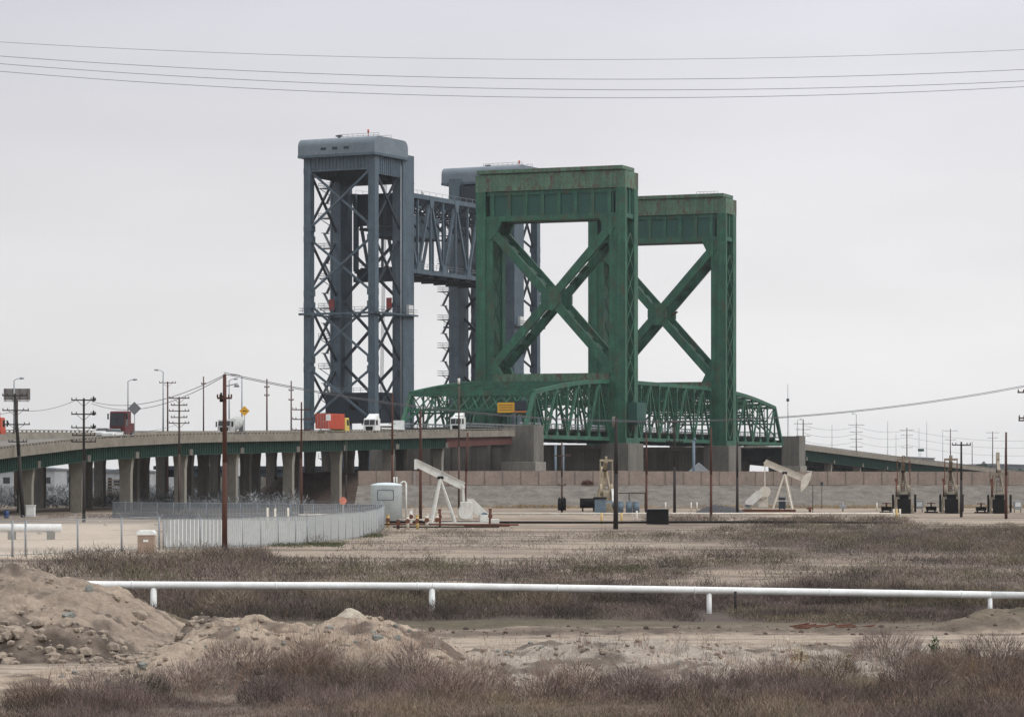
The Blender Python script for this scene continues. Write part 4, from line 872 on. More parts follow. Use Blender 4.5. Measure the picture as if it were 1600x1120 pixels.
# ------------------------------------------------------------------ poles, lamps, wires
def upole(x, Yd, ytop, label, mt, r=.16, arms=(), lean=0, ybase=None, group='wooden utility poles', extras=None, name='utility_pole', z0=-.3, rot=0):
    """arms: (photo row, half length in m, with brackets)"""
    X_ = px(x, Yd); zt_ = pz(ytop, Yd); t = thing(name, label, 'utility pole', (X_, Yd, 0), rot, group)
    lx = lean*Yd/F; m = MB(); m.tube((0,0,z0),(lx*.5,0,zt_*.5),r*1.15,r*.95,n=10); m.tube((lx*.5,0,zt_*.5),(lx,0,zt_),r*.95,r*.7,n=10); m.build('shaft', mt, t)
    for (ya, hl, br) in arms:
        z = pz(ya, Yd); cx = lx*z/zt_; a = MB(); a.beam((cx-hl,-.16,z),(cx+hl,-.16,z),.11,.14)
        if br: a.beam((cx-hl*.55,-.17,z-.05),(cx,-.17,z-.75),.05); a.beam((cx+hl*.55,-.17,z-.05),(cx,-.17,z-.75),.05)
        i_ = a
        for q in (-.95,-.6,.6,.95): i_.tube((cx+hl*q,-.16,z+.07),(cx+hl*q,-.16,z+.3),.07,.05,n=6)
        a.build('crossarm', mt, t)
    if extras: extras(t, zt_, lx, Yd)
    return t
def tx(rows, dx=.55, w_=.28, h_=.8, mt=None):
    def f(t, zt_, lx, Yd):
        for y_, sgn in rows:
            z = pz(y_, Yd); m = MB(); m.tube((lx*z/zt_+sgn*dx,-.1,z),(lx*z/zt_+sgn*dx,-.1,z+h_),w_,n=12); m.tube((lx*z/zt_+sgn*dx,-.1,z+h_),(lx*z/zt_+sgn*dx,-.1,z+h_+.2),.08); m.build('transformer', mt or BLACKM, t)
    return f
def lampx(t, zt_, lx, Yd):
    m = MB(); m.beam((0,0,zt_-.9),(.9,0,zt_-.7),.08); m.tube((.9,0,zt_-.95),(.9,0,zt_-.65),.22,.1,n=8); m.build('yard_lamp', GREYM, t)
upole(351,225.6,585,'tall reddish brown pole in front of the slatted fence', WOODR, .19, ((622,.55,False),), extras=lambda t,z,l,Y: (lampx(t,z,l,Y), tx([(628,-1)],.25,.12,.5)(t,z,l,Y)))
upole(131,352,622,'pole with five crossarms and pot heads left of the red tractor', WOODK, .17, ((625,1.45,True),(647,1.45,True),(668,1.45,True),(680,1.35,False),(690,1.45,False)), extras=tx([(627,1),(649,1),(670,1)],1.15,.15,.4))
upole(36,386,615,'leaning dark pole in front of the grey billboard', WOODK, .24, ((618,1.6,True),(641,1.7,True),(663,1.7,True),(690,1.2,False)), lean=-13)
upole(280,440,620,'pole with five short crossarms before the viaduct', WOODB, .17, ((622,1.5,True),(633,1.2,False),(642,1.5,False),(652,1.2,False),(661,1.5,True)))
upole(471,403,628,'reddish pole with side braces left of the grey tower leg', WOODR, .15, ((640,1.2,False),(655,1.2,False),(672,1.2,False)))
upole(541,490,690,'thin short pole with guy standing before the viaduct columns', WOODK, .13)
upole(657,352,640,'rusty pole just left of the cream pump jack beam', WOODR, .17)
upole(613,398,615,'rough spiky pole rising behind the white tank', WOODR, .16, extras=lambda t,z,l,Y: [MB().beam((-.45,0,zz),(.45,0,zz),.06).build('step_bracket', WOODR, t) for zz in np.arange(z-5.5, z, .75)])
upole(717,470,600,'very tall grey pole with pale tip before the near portal', WOODB, .15, extras=lambda t,z,l,Y: (MB().tube((0,0,z),(0,0,z+.9),.2,n=8).build('pale_tip', WHITEM, t), MB().beam((-.6,0,z-5),(.6,0,z-5),.08).build('bracket', WOODB, t)))
upole(726,452,676,'short reddish pole behind the pump jack pitman', WOODR, .17, lean=5)
upole(878,434,690,'pole with twin transformers near its foot on the bank', WOODB, .15, ((712,1.2,False),(758,.6,False)), extras=tx([(797,-1),(797,.4),(797,1)],.35,.26,1.7))
upole(962,306,652,'thickest black pole in front of the nearer green tower', WOODK, .23, lean=1, extras=lambda t,z,l,Y: MB().tube((-.2,0,z-1),(-.2,0,z+.1),.17,n=8).build('pole_cap', CONC, t))
upole(1010,403,678,'rusty rough pole right of the thickest black pole', WOODR, .15, extras=lambda t,z,l,Y: [MB().beam((-.45,0,zz),(.45,0,zz),.08).build('step_bracket', WOODR, t) for zz in (z-1,z-2,z-3)])
upole(1054,421,655,'black pole with three crossarms below the lift span', WOODK, .19, ((660,.9,False),(690,1.2,True),(703,1.3,False)))
upole(1111,352,668,'slim rust red pole in front of the dark pipe', WOODR, .15)
upole(1152,421,690,'black pole left of the right hand pump jack', WOODK, .19)
upole(1502,386,690,'dark pole with one crossarm between two distant pump jacks', WOODK, .17, ((695,1.2,False),))
upole(1572,376,675,'plain reddish brown pole beside the rightmost pump jack', WOODR, .17)
upole(1613,300,597,'pole at the right edge with crossarms just reaching into view', WOODB, .17, ((613,1.5,True),(653,1.4,True),(657,1.4,False)))
upole(318,560,588,'plain slim pole rising behind the viaduct next to the tall reddish one', WOODR, .15, ((600,.4,False),), group='poles beyond the viaduct')
upole(262,540,596,'pole with a wide top crossarm beyond the viaduct', WOODR, .17, ((598,1.5,True),), group='poles beyond the viaduct')
upole(417,600,592,'tall pole beyond the viaduct right of the yellow diamond sign', WOODR, .19, ((605,.5,False),(618,.5,False)), group='poles beyond the viaduct')
upole(455,600,595,'tall pole beyond the viaduct nearest to the grey tower', WOODR, .17, ((610,.5,False),(625,.5,False)), group='poles beyond the viaduct')
far = [(1255,1000,655,[662,671,681],'nearest of the far transmission poles, just right of the end pier'),(1338,1150,660,[664,675,686,698],'far four arm transmission pole above the descending viaduct'),(1417,1250,668,[672,680,699],'far transmission pole left of the green road sign'),(1485,1300,670,[673,687],'far transmission pole above the middle end-on pump jack'),(1551,1400,674,[676,684],'far transmission pole behind the trees at the right'),(1519,1700,690,[],'slim far pole left of the distant trees')]
for x, Yd, yt, arms, lb in far: upole(x, Yd, yt, lb, WOODB, .26, [(a, 3.0 if k == 0 else 2.4, False) for k, a in enumerate(arms)], group='far transmission poles')
def mast(x, Yd, yt, lb, r=.2, col=GREYM, arm=0, z0=0, name='mast', cat='mast'):
    t = thing(name, lb, cat, (px(x,Yd), Yd, z0)); z = pz(yt,Yd)-z0; MB().tube((0,0,-.3),(0,0,z),r,r*.6,n=6).build('shaft', col, t)
    if arm: MB().tube((0,0,z-.1),(arm,0,z+.15),.09,n=6).build('arm', col, t); MB().box(arm-.15 if arm > 0 else arm-.9, arm+.9 if arm > 0 else arm+.15,-.25,.25,z+.05,z+.35).build('lamp_head', col, t)
    return t
for x, Yd, yt, lb in ((1300,1100,664,'thin mast between the end pier and the four arm pole'),(1387,1300,658,'thin pale mast at the foot of the descending viaduct, the taller'),(1400,1500,678,'short faint mast right of the tall thin one'),(1436,1400,668,'thin mast carrying the small green road sign'),(1448,1300,658,'pale mast right of the green road sign'),(1473,1350,671,'faint mast left of the middle end-on pump jack'),(1570,1500,700,'small faint pole above the flood wall at far right')): mast(x, Yd, yt, lb, .16)
o = thing('road_sign', 'small dark green road sign far off above the viaduct end', 'sign', (px(1439,1390),1390,0)); MB().box(-1.4,1.4,-.1,.1,pz(705,1390),pz(701,1390)).build('board', GREEND, o); MB().tube((0,.1,0),(0,.1,pz(703,1390)),.1,n=6).build('post', GREYM, o)
t = mast(1231,960,600,'tall thin antenna mast with bulb right of the green trusses', .16); z = pz(627,960); MB().tube((0,0,z),(0,0,z+.9),.45,n=8).build('beacon', STEELD, t); MB().beam((0,0,z),(1.0,0,0),.06).build('guy', GREYM, t)
# street lamps on the viaducts
def deck_lamp(locate, o_, x, yt, label, arm):
    p, a = locate(o_, x); t = thing('street_lamp', label, 'street lamp', p, 0, 'street lamps on the viaduct'); z = pz(yt, p.y)-p.z
    MB().tube((0,0,0),(0,0,z-.3),.15,.10,n=8).build('pole', GREYM, t); MB().poly([(0,0,z-.35),(arm*.5,0,z-.05),(arm,0,z)],.06,6).build('arm', GREYM, t)
    MB().tube((arm*.9,0,z-.02),(arm*1.55,0,z+.02),.18,.12,n=8).build('lamp_head', GREYM, t); return t
deck_lamp(road, 28, 22, 591, 'street lamp over the grey billboard at the left', 1.0)
deck_lamp(road, 28, 200, 593, 'street lamp behind the red tractor unit', 1.0)
deck_lamp(road, 28, 255, 578, 'tallest street lamp, beside the pole with the wide crossarm', -1.0)
deck_lamp(road, 28, 378, 585, 'street lamp above the yellow diamond sign', -1.3)
deck_lamp(road, 28, 358, 592, 'street lamp just right of the tall reddish pole', 1.0)
deck_lamp(road2, 28, 1246, 655, 'street lamp at the right end pier of the bridge', .9)
deck_lamp(road2, 28, 1338, 646, 'street lamp over the descending right viaduct', -.9)
# wires
def span_wire(a, b, sag, r, label, name='power_line', n=48, mt=WIREM, group=None):
    a = Vector(a); b = Vector(b); m = MB(); pts = [a+(b-a)*(k/n)-Vector((0,0,4*sag*(k/n)*(1-k/n))) for k in range(n+1)]; c = a.copy()
    m.poly([p-c for p in pts], r, 5); o = m.build(name, mt); o.location = c; tag(o, label, 'wire', group); return o
YW = 150
for k, (y0, y1, y2) in enumerate(((66,93,78),(87,122,108),(98,137,125),(109,149,133))):
    xs_ = np.array([0,800,1600]); co_ = np.polyfit(xs_, [y0,y1,y2], 2); m = MB(); pts = [Vector((px(x,YW),YW+k*.25,pz(np.polyval(co_,x),YW))) for x in range(-700,2301,60)]
    c = pts[0].copy(); m.poly([p-c for p in pts], .014 if k else .011, 5); o = m.build('power_line', WIREL); o.location = c
    tag(o, ['uppermost and thinnest of the four cables crossing the sky','second highest of the four cables crossing the sky','third cable down across the sky','lowest of the four cables crossing the sky'][k], 'power line', 'cables crossing the sky')
zA = pz(585,225.6); pA = (px(350,225.6),225.6,zA); pB = (px(1613,300),300,pz(599,300))
def long_wire(dy, label):
    xs_ = [350,600,1225,1600,1613]; ys_ = [585+dy,622+dy,655+dy*.6,600+dy,598+dy]; co_ = np.polyfit([350,600,1225,1613],[ys_[0],ys_[1],ys_[2],ys_[4]],2)
    m = MB(); pts = []
    for k in range(61):
        f = k/60; x = 350+(1613-350)*f; Yd = 225.6+74.4*f; pts.append(Vector((px(x,Yd),Yd,pz(np.polyval(co_,x),Yd))))
    c = pts[0].copy(); m.poly([p-c for p in pts], .028, 5); o = m.build('power_line', WIREM); o.location = c; tag(o, label, 'power line')
long_wire(0, 'upper dark line sagging from the tall reddish pole to the right edge'); long_wire(2.2, 'lower twin of the line sagging from the tall reddish pole')
def w3(a, b, sag, label, r=.03): return span_wire((px(a[0],a[2]),a[2],pz(a[1],a[2])),(px(b[0],b[2]),b[2],pz(b[1],b[2])),sag,r,label,mt=WIREM)
w3((350,586,225.6),(143,627,352),1.2,'upper line from the tall reddish pole to the five arm pole'); w3((350,588,225.6),(143,630,352),1.5,'lower line from the tall reddish pole to the five arm pole')
w3((119,625,352),(30,641,386),.5,'short line between the five arm pole and the leaning pole'); w3((143,669,352),(280,662,440),.8,'low line between the five arm pole and the short armed pole',.025)
w3((30,641,386),(-60,646,410),.4,'line leaving the leaning pole at the left edge')
for k, (ya, yb) in enumerate(((664,666),(676,677),(688,689))): w3((1255,ya,1000),(1338,yb,1150),1.5,['top','middle','bottom'][k]+' faint far line right of the end pier',.05); w3((1338,yb,1150),(1417,yb+6,1250),1.5,['top','middle','bottom'][k]+' faint far line between the next two far poles',.05); w3((1417,yb+6,1250),(1700,yb+12,1500),4,['top','middle','bottom'][k]+' faint far line running off to the right',.05)

# ------------------------------------------------------------------ road signs and billboard on the viaduct
def diamond(x, y, o_, half, face, label):
    p, a = road(o_, x); t = thing('road_sign', label, 'sign', p, 0); z = pz(y, p.y)-p.z; h = half*p.y/F
    MB().beam((0,.08,-.3),(0,.08,z),.11).build('post', GREYM, t); MB().prism([(h,z),(0,z+h),(-h,z),(0,z-h)],'y',-.03,.03).build('sign_face', face, t); return t
diamond(210, 638, .2, 10.5, SIGNG, 'grey back of a diamond road sign beside the red tractor')
t = diamond(382, 642, .2, 8, SIGNY, 'yellow diamond road sign on the viaduct parapet')
MB().box(-.35,.35,-.045,-.035,(z0_ := pz(642, t.location.y)-t.location.z)-.05,z0_+.06).build('black_mark', BLACKM, t)
p, a = road(.2, 513); t = thing('road_sign', 'small white rectangular sign in front of the red container', 'sign', p, 0); MB().beam((0,.05,-.4),(0,.05,2.4),.08).build('post', GREYM, t); MB().box(-.42,.42,-.03,.02,pz(657,p.y)-p.z,pz(647,p.y)-p.z).build('board', WHT, t)
YB = 500
t = thing('billboard', 'weathered grey billboard back behind the leaning pole', 'billboard', (px(26,YB),YB,0)); z1, z0 = pz(607,YB), pz(625,YB)
MB().box(px(6,YB)-px(26,YB),px(47,YB)-px(26,YB),-.2,.2,z0,z1).build('panel', mat('weathered_board',(.20,.19,.18),(.14,.13,.13),.6,.8), t); MB().tube((-.2,.5,0),(-.2,.5,z0),.35).build('post', WOODB, t)
m = MB(); [m.beam((q,-.3,z0-.3),(q,-.3,z1),.08) for q in (-1.8,-.6,.6,1.8)]; m.beam((-2.1,-.4,z0-.2),(2.2,-.4,z0-.2),.25,.1); m.build('battens', WOODB, t)

# ------------------------------------------------------------------ vehicles (local +x is forward)
def wheel(t, x, y, r=.5, w_=.3):
    m = MB(); m.tube((x,y-w_/2,r),(x,y+w_/2,r),r,n=18); o = m.build('wheel', TYRE, t); m = MB(); m.tube((x,y-w_/2-.02,r),(x,y+w_/2+.02,r),r*.55,n=12); m.build('rim', GREYM, o)
def cab(t, mt, L_=2.2, Wd=2.45, z0=.7, z1=3.3, fair=False, x1=0, visor=True):
    hw = Wd/2; m = MB(); m.prism([(x1-L_,z0),(x1,z0),(x1,z0+1.15),(x1-.22,z1-.15),(x1-.45,z1),(x1-L_,z1)],'y',-hw,hw); c = m.build('cab', mt, t, .05)
    MB().prism([(x1+.02,z0+1.2),(x1-.18,z1-.3),(x1-.20,z1-.3),(x1-.02,z0+1.2)],'y',-hw+.15,-.04).build('windshield', GLASSD, c); MB().prism([(x1+.02,z0+1.2),(x1-.18,z1-.3),(x1-.20,z1-.3),(x1-.02,z0+1.2)],'y',.04,hw-.15).build('windshield', GLASSD, c)
    for s_ in (-1,1):
        MB().box(x1-1.25,x1-.4,s_*hw-.02,s_*hw+.02,z0+1.2,z1-.35).build('side_window', GLASSD, c); MB().beam((x1-.2,s_*(hw+.05),z1-.4),(x1-.1,s_*(hw+.28),z1-.5),.05).box(x1-.2,x1-.05,s_*(hw+.28)-.1,s_*(hw+.28)+.1,z1-1.3,z1-.4).build('mirror', BLACKM, c)
        MB().box(x1,x1+.06,s_*(hw-.35)-.2,s_*(hw-.35)+.2,z0+.15,z0+.35).build('headlight', WHT, t)
    MB().box(x1+.0,x1+.05,-.75,.75,z0+.1,z0+.95).build('grille', BLACKM, t); MB().box(x1-.05,x1+.2,-hw,hw,z0-.3,z0+.02).build('bumper', GREYM, t)
    if fair: MB().prism([(x1-L_,z1),(x1-.6,z1),(x1-L_+.2,z1+.9),(x1-L_,z1+.9)],'y',-hw+.25,hw-.25).build('roof_fairing', mt, c)
    return c
def frame(t, x0, x1, axles, z=.75):
    m = MB(); m.box(x0,x1,-.45,-.30,z,z+.25); m.box(x0,x1,.30,.45,z,z+.25); [m.box(q-.08,q+.08,-.3,.3,z,z+.2) for q in np.arange(x0+.3,x1-.1,1.2)]; m.build('chassis', BLACKM, t)
    for a in axles:
        for s_ in (-1,1): wheel(t, a, s_*1.02, .5, .34)
def place(name, label, x, o_, rev=False, group='vehicles on the viaduct', cat='truck'):
    p, a = road(o_, x); return thing(name, label, cat, p, a+(math.pi if rev else 0), group)
t = place('box_truck', 'yellow cab truck carrying a faded red container over the viaduct', 527, 5.0)
frame(t,-7,2.2,(1.2,-4.2,-5.5)); cab(t, YEL, 2.0, 2.45, .7, 3.3, x1=2.7)
m = MB(); m.box(-6.8,.4,-1.25,1.25,1.25,3.95); [m.box(-6.5+q*.45,-6.3+q*.45,-1.29,1.29,1.35,3.85) for q in range(15)]; c = m.build('container', RED, t); m = MB(); [m.box(-6.86,-6.8,y_-.03,y_+.03,1.35,3.85) for y_ in (-.8,-.3,.3,.8)]; m.box(-6.84,-6.79,-.02,.02,1.3,3.9); m.build('door_bars', GREYM, c)
m = MB(); [m.box(-6.85,-6.82,-.95+q*.28,-.78+q*.28,2.3+.2*(q%2),2.5+.2*(q%2)) for q in range(4)]; m.build('faded_door_marks', mat('pale_pink_marks',(.62,.25,.22),None,3,.6), c)
t = place('semi_truck', 'white semi tractor with roof fairing coming behind the red container', 577, 15, True); frame(t,-4.5,-.2,(-.9,-3.6,-4.5)); cab(t, WHT, 2.4, 2.5, .7, 3.2, True)
t = thing('flatbed_trailer', 'low white topped trailer behind the white semi tractor', 'trailer', t.location, t.rotation_euler.z, 'vehicles on the viaduct'); MB().box(-14,-3.0,-1.3,1.3,1.2,1.45).build('bed', WHT, t); MB().box(-13.8,-13.6,-1.3,1.3,1.45,3.0).build('headboard', WHT, t)
for a in (-12,-13): wheel(t,a,-1.02); wheel(t,a,1.02)
t = place('semi_truck', 'dark red cab-over semi tractor cresting the left viaduct', 183, 13, True); frame(t,-4.6,-.2,(-.9,-3.6)); cab(t, DRED, 2.6, 2.6, .6, 4.15, x1=0); m = MB(); m.tube((-2.9,-1.0,.9),(-2.9,-1.0,4.0),.11); m.build('exhaust_stack', GREYM, t); MB().box(-4.4,-2.9,-1.15,1.15,1.0,2.3).build('rear_deck', DRED, t)
t = place('mixer_truck', 'pale concrete mixer truck behind the tall reddish pole', 350, 14, True)
frame(t,-7.6,-.2,(-1.0,-5.2,-6.4)); cab(t, DWHT, 1.9, 2.4, .7, 3.0)
m = MB(); 
prof = [(.0,-2.9),(.75,-2.7),(1.15,-1.2),(1.15,.4),(.85,1.9),(.45,2.7),(.0,2.75)]
vs = []; n_ = 20
for i in range(n_):
    th = 2*math.pi*i/n_
    for r_, q in prof: vs.append((-4.9-q*.97, r_*math.cos(th), 2.35+r_*math.sin(th)+q*.22))
m.add(vs, [(i*7+j,((i+1)%n_)*7+j,((i+1)%n_)*7+j+1,i*7+j+1) for i in range(n_) for j in range(6)], True); m.build('mixer_drum', DWHT, t); MB().box(-7.6,-7.2,-.4,.4,1.0,3.1).box(-2.5,-2.3,-1,1,1.0,2.6).build('drum_stand', GREYM, t)
t = place('semi_truck', 'white cab-over truck passing through the near green portal', 712, 14, True); frame(t,-9,-.2,(-.9,-7,-8)); cab(t, WHT, 2.3, 2.5, .7, 3.3, True)
def car(label, x, o_, mt, rev=False, L_=4.6):
    t = place('car', label, x, o_, rev, 'vehicles on the viaduct', 'car'); m = MB(); m.prism([(-L_/2,.35),(L_/2,.35),(L_/2,.85),(L_/2-1.3,1.0),(-L_/2,.98)],'y',-.88,.88); b = m.build('body', mt, t, .06)
    m = MB(); m.prism([(L_/2-1.3,.97),(L_/2-2.0,1.45),(-L_/2+.8,1.45),(-L_/2+.2,.97)],'y',-.76,.76); m.build('window_band', GLASSD, b); MB().box(-L_/2+.85,L_/2-2.05,-.75,.75,1.44,1.50).build('roof', mt, b)
    for q in (-1.4,1.4):
        for s_ in (-1,1): wheel(t,q,s_*.8,.33,.2)
    for s_ in (-1,1): MB().box(L_/2,L_/2+.03,s_*.6-.15,s_*.6+.15,.6,.75).build('headlight', WHT, b)
    return t
car('white pickup sized car just left of the dark red tractor', 160, 14, WHT, True); car('white car close beside the front of the dark red tractor', 176, 9, WHT, True)
t = place('box_truck', 'red truck with a yellow disc cut off by the left edge', -14, 16); frame(t,-7,2.2,(1.2,-4.5,-5.6)); cab(t, RED, 2, 2.45, .7, 3.2, x1=2.7); m = MB(); m.box(-7,.4,-1.25,1.25,1.2,3.9); c = m.build('cargo_box', RED, t)
MB().tube((-7.03,0,2.7),(-7.0,0,2.7),.95,n=24).build('yellow_disc', SIGNY, c); MB().tube((-3.5,-1.27,2.7),(-3.5,-1.24,2.7),1.0,n=24).build('yellow_disc', SIGNY, c)

# ------------------------------------------------------------------ pump jacks
JACKC = mat('weathered_tan_machine_paint', (.30,.265,.205), (.19,.155,.12), 1.2, .7, rust=(.15,.07,.04), rust_amt=.45, rust_scale=1.0)
def pumpjack(x, Yd, label, rz, pitch, sc_=1.0, mt=CREAM, pit=None, engine=None, guard=True, head=1.0, ladder=False, stack=False, bh=.85):
    t = thing('pump_jack', label, 'pump jack', (px(x,Yd),Yd,float(H(px(x,Yd),Yd))), rz, 'oil pump jacks'); t.scale = (sc_,)*3; pit = pit or mt; engine = engine or mt
    P = Vector((0,0,5.7)); ca, sa = math.cos(pitch), math.sin(pitch); bt = lambda q, h: Vector((q*ca-h*sa, 0, 5.95+q*sa+h*ca))
    m = MB()
    for s_ in (-1,1):
        m.beam((0,s_*.18,5.5),(1.1,s_*1.25,.35),.24,.24); m.beam((0,s_*.18,5.5),(-1.7,s_*1.1,.35),.2,.2); m.beam((.85,s_*1.0,1.6),(-1.3,s_*.9,1.6),.10)
    for z in (1.6,3.0,4.3): w_ = 1.25-(z-.35)*.2; q = 1.1*(1-(z-.35)/5.2); m.beam((q,-w_,z),(q,w_,z),.12)
    m.build('samson_post', mt, t)
    if ladder:
        m = MB(); m.beam((1.35,-.25,.4),(.25,-.25,5.7),.06); m.beam((1.35,.25,.4),(.25,.25,5.7),.06); [m.beam((1.35-.055*q*1.0,-.25,.4+.265*q),(1.35-.055*q,.25,.4+.265*q),.05) for q in range(20)]; m.build('ladder', pit, t)
    MB().box(-.35,.35,-.3,.3,5.45,5.78).build('saddle_bearing', BLACKM, t)
    m = MB(); m.beam(bt(-3.1,0),bt(3.2,0),.16,bh,side=(0,1,0)); m.beam(bt(-3.1,bh/2),bt(3.2,bh/2),.42,.07,side=(0,1,0)); m.beam(bt(-3.1,-bh/2),bt(3.2,-bh/2),.42,.07,side=(0,1,0)); [m.beam(bt(q,-.3),bt(q,.3),.4,.06,side=(0,1,0)) for q in (-2.5,-1.2,0,1.2,2.5)]; m.build('walking_beam', mt, t)
    if head:
        pr = []; Rr = 3.9
        for k in range(9): th = R(-30+52*k/8)-0; pr.append((Rr*math.cos(th)*1.0, Rr*math.sin(th)))
        pr = [(a_, b_) for a_, b_ in pr]; inner = [(3.0,.75),(2.75,.1),(2.75,-.4),(3.0,-1.2)]; oo = pr+inner; pts = [(bt(a_,b_).x, bt(a_,b_).z) for a_, b_ in oo]
        m = MB(); m.prism(pts,'y',-.24*head,.24*head); m.build('horse_head', mt, t); tipx = bt(3.95,0).x; zb_ = bt(3.8,-1.4).z
        m = MB(); m.tube((tipx,-.1,zb_),(tipx,-.1,1.3),.025,n=5); m.tube((tipx,.1,zb_),(tipx,.1,1.3),.025,n=5); m.box(tipx-.06,tipx+.06,-.25,.25,1.25,1.4); m.tube((tipx,0,0),(tipx,0,1.3),.05); m.build('bridle_rod', GREYM, t); MB().tube((tipx,0,-.1),(tipx,0,.8),.2).tube((tipx-.5,0,.5),(tipx+.5,0,.5),.1).build('wellhead', RUSTM, t)
    else:
        m = MB(); e_ = bt(3.2,0); m.box(e_.x-.12,e_.x+.22,-.2,.2,e_.z-.75,e_.z+.45); m.build('horse_head', mt, t); m = MB(); m.tube((e_.x+.15,0,e_.z-.75),(e_.x+.15,0,1.0),.03,n=5); m.build('bridle_rod', GREYM, t)
    e = bt(-3.05,-.1); cx, cz = -3.1, 2.2; ca_ = pitch*-2.2+.2; k_ = Vector((cx+.75*math.cos(1.2 if pitch < 0 else -1.3), 0, cz+.75*math.sin(1.2 if pitch < 0 else -1.3)))
    MB().beam((e.x,-.9,e.z),(e.x,.9,e.z),.28).build('equalizer', mt, t)
    for s_ in (-1,1):
        MB().beam((e.x,s_*.8,e.z),(k_.x,s_*.85,k_.z),.13).build('pitman_arm', pit, t)
        d = (k_-Vector((cx,0,cz))).normalized(); m = MB(); c0 = Vector((cx,s_*.72,cz)); m.beam(c0-d*.4,c0+d*1.1,.16,.4,side=(0,1,0)); cr_ = m.build('crank', mt, t)
        q = Vector((-d.z,0,d.x)); cc_ = c0+d*.75; m = MB(); out_ = []
        for kk in range(7): th = math.pi*kk/6; out_.append(cc_+q*(.25+.55*math.sin(th))+d*(-.75*math.cos(th)))
        for kk in range(7): th = math.pi*kk/6; out_.append(cc_-q*(.25+.55*math.sin(th))-d*(-.75*math.cos(th)))
        m.prism([(p.x,p.z) for p in out_],'y',cc_.y-.16,cc_.y+.16); m.build('counterweight', mt, cr_)
    MB().box(cx-.7,cx+.7,-.5,.5,.6,2.75).build('gearbox', engine, t, .06)
    m = MB(); m.box(-6.2,1.6,-1.3,-1.05,0,.35); m.box(-6.2,1.6,1.05,1.3,0,.35); [m.box(q-.1,q+.1,-1.05,1.05,.02,.33) for q in (-6,-4,-2,0,1.4)]; m.build('skid', RUSTM if mt is CREAM else mt, t)
    if guard:
        m = MB(); m.prism([(-3.3,3.1),(-4.0,3.1),(-5.7,1.45),(-5.6,1.05),(-4.6,1.0),(-3.3,2.1)],'y',-1.02,-.62); m.build('belt_guard', WHITEM, t)
        m = MB(); m.box(-5.9,-4.7,-.5,.5,.35,1.2); m.build('motor', engine, t, .05); MB().tube((-5.3,-.9,1.1),(-5.3,.2,1.1),.38,n=14).build('motor_housing', BLUEG, t)
    else:
        m = MB(); m.box(-6.2,-4.2,-.85,.85,0,1.9); m.box(-5.8,-4.6,-.6,.6,1.9,2.5); m.build('engine', BLACKM, t, .05)
        for s_ in (-1,1): MB().box(-6.0,-4.0,s_*1.45-.12,s_*1.45+.12,.2,2.5).build('guard_screen', BLACKM, t)
    if stack: MB().tube((-4.4,1.0,2.2),(-4.4,1.0,4.4),.09).box(-4.55,-4.25,.9,1.2,4.2,4.6).build('exhaust', RUSTM, t)
    return t
pumpjack(688, 332, 'cream pump jack facing left beside the white tank, beam end raised', math.pi+.12, R(26), .93, WHITEM, head=0)
pumpjack(1226, 434, 'cream pump jack facing right with large curved head and ladder', -.10, R(-23), 1.0, CREAM, ladder=True)
pumpjack(945, 440, 'narrow yellowish pump jack seen end-on left of the thickest black pole', R(90)-math.atan(145/F)+R(4), R(-20), 1.08, mat('yellowish_machine_paint',(.40,.34,.24),(.28,.23,.16),1.2,.7), head=1)
for x, lb in ((1411,'leftmost of the three black based pump jacks seen end-on'),(1485,'middle one of the three black based pump jacks seen end-on'),(1560,'rightmost of the three black based pump jacks seen end-on')):
    pumpjack(x, 425, lb, R(91.5)-math.atan((x-800)/F), R(-24 if x != 1560 else 12), 1.06, JACKC, pit=RUSTM, guard=False, stack=True, ladder=True)
def prop(name, label, cat, x, Yd, build, group=None, rz=0):
    X_ = px(x,Yd); t = thing(name, label, cat, (X_,Yd,float(H(X_,Yd))), rz, group); build(t); return t
def pumpunit(t):
    MB().box(-.7,.7,-.5,.5,.35,.9).build('motor', BLACKM, t, .05); MB().box(-.9,.9,-.5,.5,0,.2).box(-.6,-.45,-.3,.3,.2,.36).box(.45,.6,-.3,.3,.2,.36).build('skid', BLACKM, t); MB().tube((0,0,.9),(0,0,1.5),.12).tube((-.6,0,1.35),(.6,0,1.35),.07).build('valve_wheel', RUSTM, t)
def meter(t):
    MB().box(-.55,.55,-.35,.35,.5,1.7).build('housing', GREYM, t, .05); MB().box(-.4,.4,-.37,-.35,.9,1.5).build('window', WHT, t); [MB().beam((q,0,0),(q,0,.5),.08).build('leg', BLACKM, t) for q in (-.45,.45)]
for k, x in enumerate((1385,1455,1533)): prop('pump_unit', ['small black pump set at the left of the leftmost end-on jack','small black pump set between the left and middle end-on jacks','small black pump set between the middle and right end-on jacks'][k], 'pump', x, 425, pumpunit, 'small black pump sets')
for k, x in enumerate((1436,1590)): prop('meter_box', ['pale boxed meter right of the leftmost end-on jack','pale boxed meter right of the rightmost end-on jack'][k], 'meter box', x, 428, meter)
